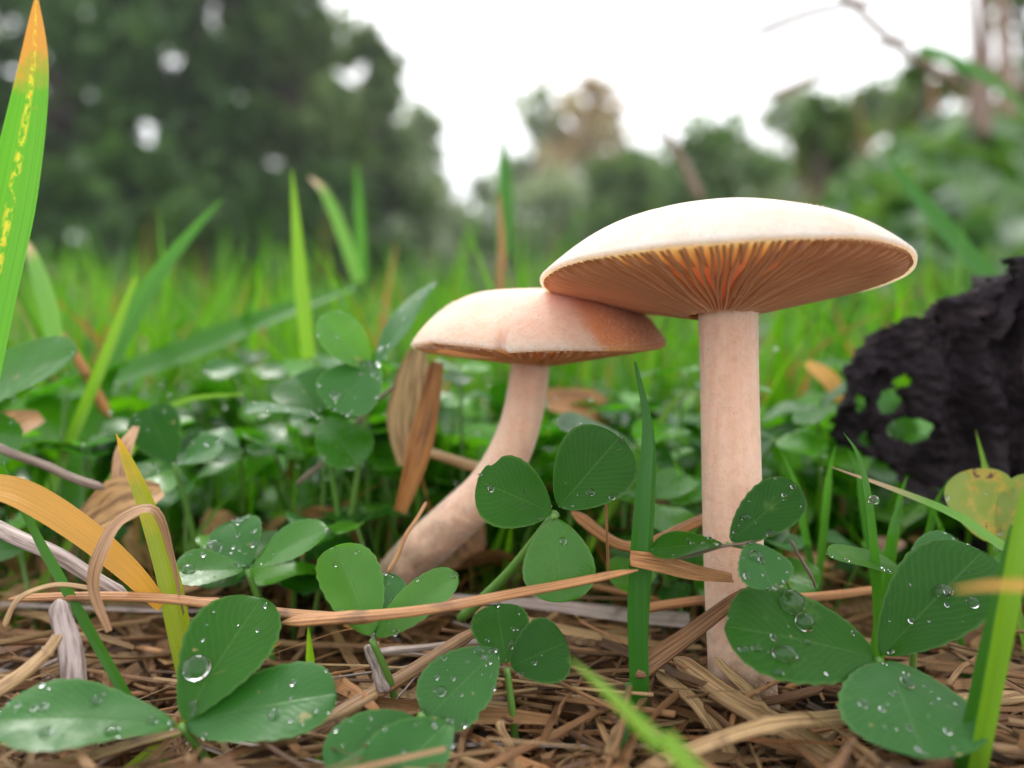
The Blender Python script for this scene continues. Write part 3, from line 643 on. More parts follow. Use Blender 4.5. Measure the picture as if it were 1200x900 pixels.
cK = clover('clover plant catching white glare on a flat leaflet between the two stems', (745, 522, 12.3), [
    (655, 500, 11.9, 1.1, (0, -0.3, 0.95), dict(mat='leaf_matte')), (790, 500, 13, 0.9, (0, -0.3, 0.95), dict(mat='leaf_mid')), (742, 590, 11.8, 0.9, (0.1, -0.8, 0.5), dict(mat='leaf_mid'))])
cL = clover('yellowing clover plant with brown spotted round leaflets under the black wood', (1168, 640, 10.1), [
    (1130, 552, 10.3, 1.0, (0.1, -0.9, 0.4), dict(mat='leaf_yellow', serr=0.0)), (1235, 568, 10.2, 0.8, (-0.2, -0.9, 0.4), dict(mat='leaf_yellow', serr=0.0)),
    (1215, 690, 9.6, 0.7, (0, -0.6, 0.8), dict(mat='leaf_mid'))])
cM = clover('broad blurred clover plant below the tall spotted blade', (-62, 480, 11.6), [
    (88, 412, 11.2, 1.0, (0.2, -0.75, 0.62), dict(mat='leaf_mid')), (-120, 420, 11.8, 1.0, (0.2, -0.75, 0.62), dict(mat='leaf_mid')), (10, 540, 11, 0.9, (0.2, -0.75, 0.62), dict(mat='leaf_mid'))])
cN = clover('low clover plant with a thin flat leaflet seen edge-on behind the shiny one', (376, 488, 11.6), [
    (286, 482, 11.2, 0.7, (0, -0.22, 0.97), dict(mat='leaf_matte')), (345, 440, 12.2, 0.9, (0, -0.8, 0.6), dict(mat='leaf')), (420, 545, 11.2, 0.8, (0, -0.6, 0.8), dict(mat='leaf_mid'))])
cO = clover('dark clover plant with wide leaflets beside the gray twig', (205, 545, 11.6), [
    (172, 478, 12.0, 0.75, (0.05, -0.9, 0.4), dict()), (262, 520, 11.8, 0.62, (0, -0.55, 0.8), dict(mat='leaf_matte')), (150, 560, 11, 0.5, (0, -0.5, 0.85), dict())])

# ------------------------------------------------------------------ single grass blades and dead leaves
def wf(wmax, tip=1.0, basew=0.7, peak=0.35):
    def f(u):
        a = basew+(1-basew)*min(1, u/peak) if u < peak else 1.0
        k = 1 if u < peak else max(0.0, 1-((u-peak)/(1-peak))**1.7*tip)
        return wmax*a*max(k, 0.03)
    return f
def blade(name, label, pts, width, mat, cat='grass blade', hint=(0, -0.9, 0.4), fold=0.3, twist=0.0, group='single grass blades', n=28, curl=0.0, nv=6):
    pw = [P(*p) for p in pts]
    if pw[0].z < pw[-1].z and abs(proj(pw[0])[0]-600) < 640 and gz(pw[0].x, pw[0].y) < pw[0].z < 3.2 and cat == 'grass blade':
        d = (pw[0]-pw[1]).normalized(); d.z = min(d.z, -0.5); kk = (pw[0].z-gz(pw[0].x, pw[0].y)+0.1)/-d.z
        pw = [pw[0]+d*kk] + pw
    path = catmull(pw, n); v, f, u = ribbon_geo(path, width, Vector(hint), fold, nv, twist=twist, curl=curl)
    b = path[0]; o = mesh_obj(name, v, f, M[mat], None, u, loc=b); return tag(o, label, cat, group)
blade('grass_blade', 'tall wide grass blade with yellow spots and scorched orange tip', [(-45, 560, 9.0), (-12, 380, 9.3), (18, 230, 9.6), (40, 90, 9.8), (43, -8, 9.9)], wf(0.62, 0.97, 0.8, 0.45), 'blade_spotted', fold=0.18)
bl_dark = blade('grass_blade', 'dark green folded grass blade rising under the rim of the stained cap', [(748, 790, 8.6), (746, 700, 8.65), (752, 590, 8.7), (758, 500, 8.8), (744, 424, 8.9)], wf(0.215, 0.85, 0.9, 0.3), 'blade_dark', fold=0.5)
blade('grass_blade', 'short pale grass blade tucked against the dark folded blade', [(757, 690, 8.8), (762, 600, 8.85), (766, 540, 8.9), (765, 492, 8.95)], wf(0.1, 1, 0.9, 0.3), 'blade', fold=0.4)
blade('grass_blade', 'slim curved grass blade with a hanging drop before the black wood', [(1030, 770, 9.2), (1026, 680, 9.2), (1018, 590, 9.2), (1006, 535, 9.3), (988, 506, 9.4)], wf(0.12, 1, 0.9, 0.3), 'blade', fold=0.3)
blade('grass_blade', 'pink tipped grass blade slanting down to the yellowing clover', [(1180, 645, 9.3), (1120, 605, 9.4), (1050, 575, 9.6), (973, 547, 9.9)], wf(0.15, 0.95, 0.9, 0.3), 'blade_pale', fold=0.3, hint=(0, -0.7, 0.7))
blade('grass_blade', 'wide pale green blade standing at the frame side beside the broad clover', [(1150, 800, 7.5), (1168, 720, 7.55), (1180, 655, 7.6), (1186, 615, 7.6)], wf(0.21, 0.8, 0.8, 0.3), 'blade', fold=0.25)
blade('grass_blade', 'second narrower green blade crossing the wide pale one', [(1165, 790, 7.3), (1182, 700, 7.3), (1198, 600, 7.35), (1222, 520, 7.4)], wf(0.2, 0.9, 0.8, 0.4), 'blade_lime', fold=0.3)
blade('dead_grass_blade', 'thin orange dead blade pointing in over the broad clover', [(1290, 692, 5.1), (1220, 688, 5.15), (1165, 687, 5.2), (1118, 691, 5.3)], wf(0.085, 0.8, 1, 0.3), 'blade_orange', 'dead blade', fold=0.3, hint=(0, -0.6, 0.8), group=None)
blade('grass_blade', 'blurred bright green blade slanting across the bottom straw', [(830, 930, 4.9), (770, 872, 5.3), (715, 815, 5.7), (668, 772, 6.1)], wf(0.16, 0.9, 1, 0.3), 'blade_lime', hint=(0.3, -0.7, 0.6))
blade('grass_blade', 'yellow green pointed blade standing behind the curled papery leaf', [(212, 735, 9.0), (198, 670, 9.05), (172, 590, 9.15), (148, 535, 9.25), (136, 508, 9.3)], wf(0.27, 1, 0.95, 0.25), 'blade_yellow', fold=0.55)
blade('grass_blade', 'thin dull green blade rising beside the ochre leaf', [(78, 690, 8.6), (50, 640, 8.7), (22, 585, 8.8), (2, 540, 8.9)], wf(0.11, 0.9, 1, 0.3), 'blade', fold=0.3)
blade('grass_blade', 'tiny pale shoot in the thatch beside the drop-cupping clover', [(365, 790, 8.5), (363, 760, 8.5), (361, 728, 8.5)], wf(0.09, 1, 1, 0.4), 'blade_lime')
blade('grass_blade', 'yellowish shoot lying along the drop-cupping clover', [(222, 845, 7.9), (265, 810, 8.0), (300, 775, 8.1), (330, 752, 8.2)], wf(0.11, 1, 1, 0.4), 'blade_yellow')
blade('grass_blade', 'thin green stem blade below the dark folded blade', [(728, 910, 8.0), (732, 860, 8.1), (737, 800, 8.3)], wf(0.09, 0.3, 1, 0.4), 'blade')
blade('grass_blade', 'bright upright lime blade alone in the blurred grass', [(362, 420, 14.5), (355, 350, 14.6), (348, 270, 14.8), (342, 198, 15)], wf(0.27, 0.95, 0.9, 0.3), 'blade_lime')
blade('grass_blade', 'broad dark green blade slanting up toward the tree row', [(95, 560, 13.5), (130, 430, 14.2), (180, 335, 15), (225, 275, 15.6), (262, 232, 16)], wf(0.46, 0.95, 0.9, 0.35), 'blade', fold=0.5)
blade('grass_blade', 'short light green blade crossing in front of the broad slanting one', [(95, 490, 12.8), (120, 430, 12.9), (143, 370, 13), (160, 325, 13.1)], wf(0.22, 0.6, 0.9, 0.35), 'blade_lime')
blade('grass_blade', 'wide blurred blade lying slanted behind the tall dewy clover', [(120, 450, 16), (230, 410, 16.5), (320, 372, 17), (420, 335, 17.5)], wf(0.75, 0.9, 0.8, 0.35), 'blade', hint=(0, -0.7, 0.7))
blade('grass_blade', 'grayish arching blade behind the tall spotted blade', [(70, 420, 13), (55, 350, 13.4), (40, 305, 13.8), (28, 278, 14)], wf(0.3, 0.9, 0.9, 0.3), 'blade_pale')
blade('grass_blade', 'pale arching blade beside the bright upright lime one', [(420, 330, 19), (400, 270, 19.5), (380, 225, 20), (362, 207, 20.4)], wf(0.3, 0.9, 0.9, 0.3), 'blade_pale')
blade('grass_blade', 'dark green blurred blade below the slim dark tree', [(425, 330, 22), (422, 260, 22), (418, 190, 22)], wf(0.3, 0.9, 0.9, 0.3), 'blade')
blade('grass_blade', 'green blade rising before the lone autumn tree', [(590, 300, 24), (592, 220, 24), (588, 145, 24.5)], wf(0.5, 0.95, 0.9, 0.3), 'blade')
blade('dead_grass_blade', 'brownish dead blade standing above the stained cap', [(586, 345, 17), (588, 290, 17), (585, 228, 17.2)], wf(0.16, 0.7, 0.9, 0.3), 'straw_red', 'dead blade', group=None)
blade('grass_blade', 'long bright blade slanting down the green bank behind the big cap', [(1175, 345, 17), (1120, 285, 17.5), (1075, 232, 18), (1040, 185, 18.4)], wf(0.5, 0.9, 0.9, 0.4), 'blade')
blade('grass_blade', 'thin pale shoot in front of the black wood', [(1160, 575, 10.8), (1152, 540, 10.9), (1143, 503, 11)], wf(0.1, 1, 1, 0.3), 'blade_lime')
blade('grass_blade', 'short upright green stem between the slim blade and yellow clover', [(1040, 660, 9.8), (1046, 620, 9.8), (1056, 585, 9.9)], wf(0.13, 0.5, 1, 0.3), 'blade')
blade('grass_blade', 'pale arching stem bending over the edge-on clover leaflet', [(160, 520, 12), (180, 490, 12), (225, 468, 12.2), (285, 462, 12.5)], wf(0.14, 0.7, 1, 0.3), 'blade_lime')
blade('grass_blade', 'thin green stem leaning between the curved stem and the dark blade', [(690, 640, 12.5), (770, 500, 13), (805, 455, 13.4)], wf(0.15, 0.8, 1, 0.3), 'blade_lime')
random.seed(404)
for i, (px, py, D, hgt, ln) in enumerate([(1012, 600, 11.0, 75, -18), (1050, 615, 10.9, 60, 14), (1088, 625, 10.8, 66, 26), (968, 590, 11.2, 70, 12), (1105, 640, 10.6, 48, -14), (940, 610, 11.0, 84, -26)]):
    blade('grass_blade', ORD[i]+' short thin blade from the big stem along the foot of the black wood' if i < 0 else ['bent short blade overlapping the holed side of the black wood', 'straight short blade between the bent one and the yellowing clover', 'leaning short blade under the middle of the black wood', 'short blade at the outer tip of the black wood', 'stubby blade beside the yellowing clover petiole', 'taller thin blade between the big stem and the black wood'][i],
          [(px, py, D), (px+ln*0.3, py-hgt*0.5, D), (px+ln, py-hgt, D)], wf(0.11, 1, 0.9, 0.3), 'blade')
# dead leaves
blade('dead_leaf', 'ochre orange strap leaf bending down to the thatch', [(-40, 568, 8.7), (20, 577, 8.6), (90, 618, 8.6), (150, 668, 8.7), (190, 710, 8.9)], wf(0.33, 0.55, 0.9, 0.3), 'leaf_ochre', 'dead leaf', hint=(0.1, -0.75, 0.65), fold=0.12, group=None)
blade('dead_leaf', 'curled papery tan leaf looped over the ochre strap leaf', [(128, 740, 8.2), (110, 690, 8.2), (118, 650, 8.2), (140, 612, 8.3), (180, 598, 8.4), (200, 650, 8.6), (215, 720, 8.7)], wf(0.16, 0.85, 0.4, 0.3), 'dead_curl', 'dead leaf', hint=(0.2, -0.9, 0.35), fold=0.2, twist=0.9, group=None)
blade('dead_leaf', 'rusty brown upright sheath leaning behind the stained cap', [(470, 600, 11.6), (490, 545, 11.6), (505, 490, 11.7), (516, 425, 11.8)], wf(0.40, 0.35, 0.45, 0.45), 'dead_brown', 'dead leaf', fold=0.5, twist=0.5, curl=0.2, group=None)
blade('dead_leaf', 'tan papery leaf standing against the rusty sheath', [(478, 545, 12.0), (476, 500, 12.0), (482, 450, 12.0), (490, 410, 12.0)], wf(0.60, 0.55, 0.5, 0.4), 'dead_tan', 'dead leaf', fold=0.15, group=None)
blade('dead_leaf', 'flat brown dead leaf lying behind the yellow green pointed blade', [(95, 620, 10.4), (140, 592, 10.6), (190, 575, 10.9)], wf(0.75, 0.7, 0.5, 0.5), 'dead_leaf', 'dead leaf', hint=(0, -0.8, 0.6), group=None)
blade('dead_leaf', 'pale pinkish dead blade upright behind the pointed blade', [(140, 575, 10.8), (146, 530, 10.9), (160, 500, 11.2)], wf(0.24, 0.6, 1, 0.4), 'dead_curl', 'dead leaf', group=None)
blade('dead_leaf', 'blurred brown leaf by the clover under the spotted blade', [(-30, 530, 11.8), (10, 505, 12), (50, 490, 12.3)], wf(0.7, 0.6, 0.6, 0.5), 'dead_leaf', 'dead leaf', hint=(0, -0.7, 0.7), group=None)
blade('dead_leaf', 'ragged tan fragment laid across the dark folded blade', [(738, 655, 8.55), (775, 662, 8.6), (815, 672, 8.7), (858, 678, 8.9)], wf(0.22, 0.5, 0.8, 0.3), 'straw_red', 'dead leaf', hint=(0, -0.8, 0.6), group=None)
blade('dead_leaf', 'orange yellow small leaf behind the big stem by the black wood', [(985, 470, 14), (970, 445, 14.2), (945, 425, 14.6)], wf(0.35, 0.6, 0.7, 0.5), 'leaf_ochre', 'dead leaf', group=None)
blade('dead_leaf', 'broad brown leaf in the gap between the two stems', [(640, 470, 15), (690, 480, 15.3), (725, 495, 15.6)], wf(0.8, 0.6, 0.6, 0.5), 'dead_leaf', 'dead leaf', hint=(0, -0.8, 0.6), group=None)

# ------------------------------------------------------------------ single straws
def straw(label, pts, r0, r1, mat='straw', name='dry_straw', cat='straw', flat=0.6, group='single straws of the thatch', n=30, nodes=()):
    path = catmull([P(*p) for p in pts], n)
    w1 = [random.uniform(0, 6.28) for _ in range(4)]
    for i in range(1, n): path[i] += Vector((math.sin(i*0.35+w1[0]), math.sin(i*0.3+w1[1]), math.sin(i*0.4+w1[2])))*0.008
    def rad(s): return (r0+(r1-r0)*s)*(1+0.04*math.sin(s*9+r0*99)+sum(0.35*math.exp(-((s-k)/0.014)**2) for k in nodes))*min(1, s*16+0.2)*min(1, (1-s)*16+0.2)
    v, f, u = tube_geo(path, rad, 18, flat*0.75, ridge=0.05, twist=random.uniform(-0.8, 0.8)); b = path[0]
    return tag(mesh_obj(name, v, f, M[mat], None, u, loc=b), label, cat, group)
random.seed(55)
straw('long reddish straw running from the striped straw to the dark folded blade', [(330, 730, 8.4), (420, 722, 8.3), (520, 712, 8.3), (620, 692, 8.3), (748, 668, 8.35)], 0.075, 0.05, 'straw_red', nodes=(0.22,))
straw('long brown straw lying over the thatch behind the drop-cupping clover', [(10, 702, 8.6), (90, 698, 8.6), (200, 703, 8.6), (330, 718, 8.55), (440, 728, 8.5)], 0.05, 0.07, 'straw_red', nodes=(0.6,))
straw('thick tan straw slanting down toward the bottom clover', [(280, 915, 7.8), (360, 862, 8.2), (440, 812, 8.7), (565, 735, 9.6)], 0.11, 0.08, 'straw', nodes=(0.4,))
straw('gray striped flat straw standing in the thatch', [(68, 702, 8.3), (78, 745, 8.2), (86, 790, 8.1), (95, 850, 8.0)], 0.10, 0.13, 'straw_gray', flat=0.35)
straw('pale jointed straw with a split sheath along the bottom edge', [(740, 905, 7.4), (830, 872, 7.6), (915, 848, 7.8), (985, 840, 8.0), (1100, 825, 8.5), (1220, 815, 9)], 0.075, 0.09, 'straw_pale', nodes=(0.36,))
straw('thick gray brown straw under the jointed pale one', [(790, 770, 9.0), (850, 815, 8.6), (930, 860, 8.2), (1020, 920, 7.8)], 0.12, 0.13, 'straw', nodes=(0.5,))
straw('broken brown straw laid across the front of the big stem base', [(795, 792, 8.75), (850, 815, 8.75), (905, 822, 8.8), (965, 805, 8.9)], 0.06, 0.05, 'straw')
straw('flat tan strip propped on the big stem base', [(905, 850, 8.5), (880, 815, 8.7), (838, 770, 8.9)], 0.09, 0.05, 'straw_pale', flat=0.3)
straw('thin reddish straw poking past the big stem base', [(850, 870, 8.3), (872, 820, 8.6), (930, 790, 8.9)], 0.03, 0.025, 'straw_red')
straw('tan straw fanning out below the big stem base', [(770, 785, 8.9), (810, 820, 8.6), (850, 870, 8.3), (880, 930, 8)], 0.085, 0.07, 'straw_pale')
straw('brown straw crossing behind the big stem base', [(745, 715, 9.9), (830, 702, 10), (940, 700, 10.1), (1040, 690, 10.3)], 0.07, 0.06, 'straw_red')
straw('split brown straw bundle leaning onto the big stem base', [(740, 792, 8.6), (790, 755, 8.8), (850, 712, 8.9), (880, 690, 9.0)], 0.13, 0.06, 'straw', flat=0.5)
straw('thin tan straw upright at the bottom between two clovers', [(606, 910, 8.0), (594, 870, 8.1), (584, 845, 8.2)], 0.055, 0.045, 'straw_pale')
straw('gray straw standing under the folded young clover', [(432, 755, 8.9), (442, 785, 8.8), (452, 812, 8.7)], 0.06, 0.07, 'straw_gray')
straw('thin stalk leaning over the small stem foot', [(455, 672, 9.6), (475, 630, 9.8), (500, 588, 10.1)], 0.03, 0.025, 'straw_red')
straw('pale straw lying behind the small curved stem', [(500, 530, 12.2), (560, 548, 12.3), (640, 575, 12.5)], 0.10, 0.10, 'straw_pale')
straw('brown straw slanting beside the stained leaflet', [(670, 600, 10.2), (735, 640, 9.9), (810, 615, 10.2), (835, 600, 10.3)], 0.09, 0.07, 'straw_red')
straw('bent thin straw hooked over the dark clover', [(712, 680, 9.4), (712, 620, 9.3), (706, 585, 9.3), (690, 590, 9.2)], 0.018, 0.015, 'straw_red')
straw('tan straw curl arching above the brown long straw', [(5, 735, 8.2), (22, 702, 8.3), (60, 686, 8.4), (110, 690, 8.5)], 0.035, 0.03, 'straw_pale')
straw('knobbly tan straw end beside the gray striped straw', [(-10, 815, 7.9), (25, 790, 8.0), (55, 765, 8.1), (70, 740, 8.2)], 0.10, 0.06, 'straw_pale', nodes=(0.7,))
straw('brown straw passing under the ochre strap leaf', [(-20, 612, 9.3), (60, 648, 9.2), (150, 700, 9.1)], 0.10, 0.08, 'straw_gray')
straw('gray twig with a side stub pointing out from the frame edge', [(-10, 521, 10.6), (50, 545, 10.5), (122, 573, 10.4)], 0.06, 0.06, 'twig', 'twig', 'twig', 0.9, None, nodes=(0.55,))
straw('dark stalk bending behind the broad dewy clover leaflet', [(345, 570, 12.2), (400, 520, 12.1), (440, 470, 12), (465, 452, 12)], 0.045, 0.035, 'twig', 'twig', 'twig', 1, None)
straw('brown thin stalk under the clover leaning on the big stem', [(790, 655, 8.5), (850, 640, 8.4), (895, 632, 8.35)], 0.022, 0.02, 'twig', 'twig', 'twig', 1, None)
straw('reddish stalk dropping from the clover leaning on the big stem', [(925, 632, 8.6), (945, 665, 8.7), (957, 690, 8.8)], 0.022, 0.02, 'twig', 'twig', 'twig', 1, None)
straw('dark brown stalk slanting in the blurred grass under the slanting blade', [(130, 490, 13.4), (90, 420, 13.6), (55, 370, 13.8), (45, 340, 14)], 0.09, 0.05, 'dead_brown', 'dead_stalk', 'stalk', 1, None)
# stalks on the bank crest, seen against the sky
for lb, pts, r0, r1, m in [
        ('long pale stalk lying across the sky above the bank', [(880, 42, 40), (960, 12, 41), (1080, -10, 42), (1200, -40, 43)], 0.3, 0.15, 'stalk'),
        ('dark leaning stalk cutting down from the sky to the bank', [(1130, 100, 40), (1060, 60, 40), (1000, 5, 40), (960, -40, 40)], 0.34, 0.2, 'stalk'),
        ('thin stalk leaning beside the big cap against the bright gap', [(822, 235, 30), (795, 180, 30), (768, 140, 30)], 0.2, 0.12, 'stalk'),
        ('brown upright weed stalk nearest the corner on the bank', [(1185, 160, 70), (1178, 60, 70), (1170, -60, 70)], 0.9, 0.4, 'stalk'),
        ('thick dark weed stalk beside the brown corner stalk', [(1150, 170, 65), (1155, 70, 65), (1148, -50, 65)], 0.7, 0.4, 'stalk'),
        ('slender crooked weed stalk on the bank crest', [(1132, 170, 75), (1142, 80, 75), (1130, -30, 75)], 0.5, 0.3, 'stalk'),
        ('thin faint stalk slanting low over the bank crest', [(900, 115, 45), (985, 78, 45), (1085, 30, 45)], 0.3, 0.2, 'stalk')]:
    straw(lb.replace('nearest the corner', 'standing dark'), pts, r0, r1, m, 'dead_stalk', 'stalk', 1, 'weed stalks on the bank')
blade('grass_blade', 'blue green blade dipping across the stalks over the bank', [(1075, 60, 38), (1120, 75, 38), (1180, 110, 38), (1230, 160, 38)], wf(0.9, 0.9, 1, 0.3), 'blade')

# ------------------------------------------------------------------ black rotten wood
def charred():
    base = P(1150, 600, 11.6); t = empty('rotten_wood', base, 'black charred lump of rotten wood with ragged edge and holes', 'rotten wood')
    from mathutils import noise as mn
    outline = [(1012, 405), (1046, 372), (1078, 366), (1085, 352), (1112, 345), (1130, 332), (1158, 326), (1175, 322), (1174, 298), (1215, 300), (1300, 330), (1320, 600), (1200, 610), (1150, 585),
               (1100, 583), (1062, 566), (1035, 545), (1002, 538), (978, 520), (984, 480), (990, 455), (990, 425)]
    holes = [(1008, 473, 10, 12), (1048, 474, 17, 19), (1070, 508, 26, 18), (1062, 448, 8, 7), (1137, 379, 8, 6), (1092, 372, 5, 4), (1020, 520, 6, 8)]
    outline = [(1165+(x-1165)*0.90, 440+(y-440)*0.96) for x, y in outline]; holes = [(1165+(x-1165)*0.90, 440+(y-440)*0.96, a*0.78, b*0.78) for x, y, a, b in holes]
    def inside(x, y):
        c = False; n = len(outline)
        for i in range(n):
            x1, y1 = outline[i]; x2, y2 = outline[(i+1) % n]
            if (y1 > y) != (y2 > y) and x < (x2-x1)*(y-y1)/(y2-y1)+x1: c = not c
        return c
    st = 2.4; nx, ny = 154, 160; x0, y0 = 965, 285
    # the lump is a plate with real thickness and a lumpy back; its shape is drawn in the plate's own plane (cm)
    k = 12.0/F; V = []; idx = {}; ok = set()
    for j in range(ny):
        for i in range(nx):
            x, y = x0+i*st, y0+j*st; jx = 7.0*mn.noise(Vector((x*.07, y*.07, 1.0)))+4*mn.noise(Vector((x*.2, y*.2, 4.0))); jy = 7.0*mn.noise(Vector((x*.07, y*.07, 7.0)))+4*mn.noise(Vector((x*.2, y*.2, 9.0)))
            xx, yy = x+jx, y+jy
            if inside(xx, yy) and not any(((x+jx*0.8-a)/rx)**2+((y+jy*0.8-b)/ry)**2 < 1 for a, b, rx, ry in holes): ok.add((i, j))
    def depth(i, j):
        x, y = x0+i*st, y0+j*st; s = (x-985)/215.0
        d = 0.55*math.cos(min(max(s, 0), 1.4)*2.6) + 0.16*math.sin(x*0.13+0.6*math.sin(y*0.02))*float(sstep(0.45, 0.7, s))
        return d + 0.22*mn.fractal(Vector((x*0.026, y*0.016, 3)), 0.9, 2.1, 5) + 0.06*mn.noise(Vector((x*0.14, y*0.10, 5)))
    cells = [(i, j) for (i, j) in ok if (i+1, j) in ok and (i, j+1) in ok and (i+1, j+1) in ok]
    def vid(i, j, side):
        if (i, j, side) not in idx:
            x, y = x0+i*st, y0+j*st; d = depth(i, j); th = 0.22+0.12*mn.noise(Vector((x*0.03, y*0.03, 8)))
            p = Vector(((x-600)*k, 12.0+d+(th if side else 0), CAMZ-(y-HY)*k)); idx[(i, j, side)] = len(V); V.append(p)
        return idx[(i, j, side)]
    Fc = []; cs = set(cells)
    for i, j in cells:
        Fc.append([vid(i, j, 0), vid(i, j+1, 0), vid(i+1, j+1, 0), vid(i+1, j, 0)]); Fc.append([vid(i, j, 1), vid(i+1, j, 1), vid(i+1, j+1, 1), vid(i, j+1, 1)])
        for (di, dj, a, b) in ((-1, 0, (0, 0), (0, 1)), (1, 0, (1, 1), (1, 0)), (0, -1, (1, 0), (0, 0)), (0, 1, (0, 1), (1, 1))):
            if (i+di, j+dj) not in cs:
                A, B = (i+a[0], j+a[1]), (i+b[0], j+b[1]); Fc.append([vid(*A, 0), vid(*A, 1), vid(*B, 1), vid(*B, 0)])
    mesh_obj('bark_sheet', V, Fc, M['char'], t, loc=base)
    # fluted core behind the sheet
    V, Fc, ns, nl = [], [], 60, 40; c = Vector(((1285-600)*k, 13.3, 0)); zb, zt = -0.8, P(1200, 300, 11.6).z-0.1
    for j in range(nl+1):
        z = zb+(zt-zb)*j/nl
        for i in range(ns):
            a = 2*math.pi*i/ns; r = 1.15*(1+0.09*math.sin(9*a)+0.12*mn.noise(Vector((math.cos(a)*2, math.sin(a)*2, z*0.7))))*(1-0.15*j/nl)
            V.append(c+Vector((math.cos(a)*r, math.sin(a)*r, z + (0.25*mn.noise(Vector((a*3, 0, 2))) if j == nl else 0))))
    for j in range(nl):
        for i in range(ns): i2 = (i+1) % ns; Fc.append([j*ns+i, j*ns+i2, (j+1)*ns+i2, (j+1)*ns+i])
    Fc.append([nl*ns+i for i in range(ns)])
    mesh_obj('core', V, Fc, M['char'], t, loc=base)
    for pts, wd in (([(1200, 322), (1170, 350), (1150, 380), (1120, 400)], 0.5), ([(1010, 440), (1035, 425), (1062, 430)], 0.35), ([(1060, 560), (1090, 580), (1130, 590)], 0.3), ([(1180, 420), (1185, 480), (1180, 560)], 0.4)):
        pp = catmull([Vector(((x-600)*k, 12.0+depth((x-x0)/st, (y-y0)/st)-0.10-0.05*(q2 % 2), CAMZ-(y-HY)*k)) for q2, (x, y) in enumerate(pts)], 24)
        v, f, u = ribbon_geo(pp, lambda q3: wd*(0.6+0.4*mn.noise(Vector((q3*9, wd*40, 0))))*(1-abs(q3-0.5)**3*5), Vector((-0.3, -1, 0.2)), -0.15, 8, twist=0.5, curl=0.25)
        v = [p+Vector((0, 0.05*mn.noise(p*6), 0.07*mn.noise(p*9))) for p in v]
        mesh_obj('bark_flake', v, f, M['char'], t, u, loc=base)
charred()

# ------------------------------------------------------------------ repeats: clover plants and straws one can still tell apart
LAND = [('the small mushroom foot', P(465, 680, 11.2)), ('the big mushroom foot', P(870, 820, 9.3)), ('the black rotten wood', P(1060, 480, 11.6)), ('the rusty upright sheath', P(495, 510, 11.7)),
        ('the gray twig', P(60, 548, 10.5)), ('the tall spotted blade', P(10, 330, 9.4)), ('the shiny streaked clover', P(290, 650, 9.8)), ('the dark folded blade', P(750, 600, 8.7)),
        ('the tall dewy clover', P(430, 430, 11.4)), ('the drop-cupping clover', P(215, 820, 7.9)), ('the broad drop-covered clover', P(1020, 770, 8.3)), ('the small upright clover', P(594, 790, 8.4)),
        ('the striped gray straw', P(82, 760, 8.1)), ('the yellowing clover', P(1160, 600, 10.1)), ('the bottom-edge clover', P(470, 860, 7.6)), ('the jointed pale straw', P(900, 850, 7.8)), ('the big mushroom cap', P(960, 330, 9.6)), ('the curled papery leaf', P(150, 640, 8.3))]
def auto_labels(items, noun, lead):
    """items: (object, point, adjective): ordered outwards from the landmark each stands beside"""
    by = {}
    for o, p, adj in items:
        a = proj(p)
        i = min(range(len(LAND)), key=lambda k: (proj(LAND[k][1])[0]-a[0])**2+(proj(LAND[k][1])[1]-a[1])**2+(60*(LAND[k][1].y-p.y))**2*0.15)
        d = math.hypot(proj(LAND[i][1])[0]-a[0], proj(LAND[i][1])[1]-a[1]); by.setdefault(i, []).append((d, o, adj))
    for i, l in by.items():
        l.sort(key=lambda t: t[0])
        for k, (d, o, adj) in enumerate(l): o['label'] = f'{adj} {noun}, {ORD[min(k, 38)]} {lead} {LAND[i][0]}'
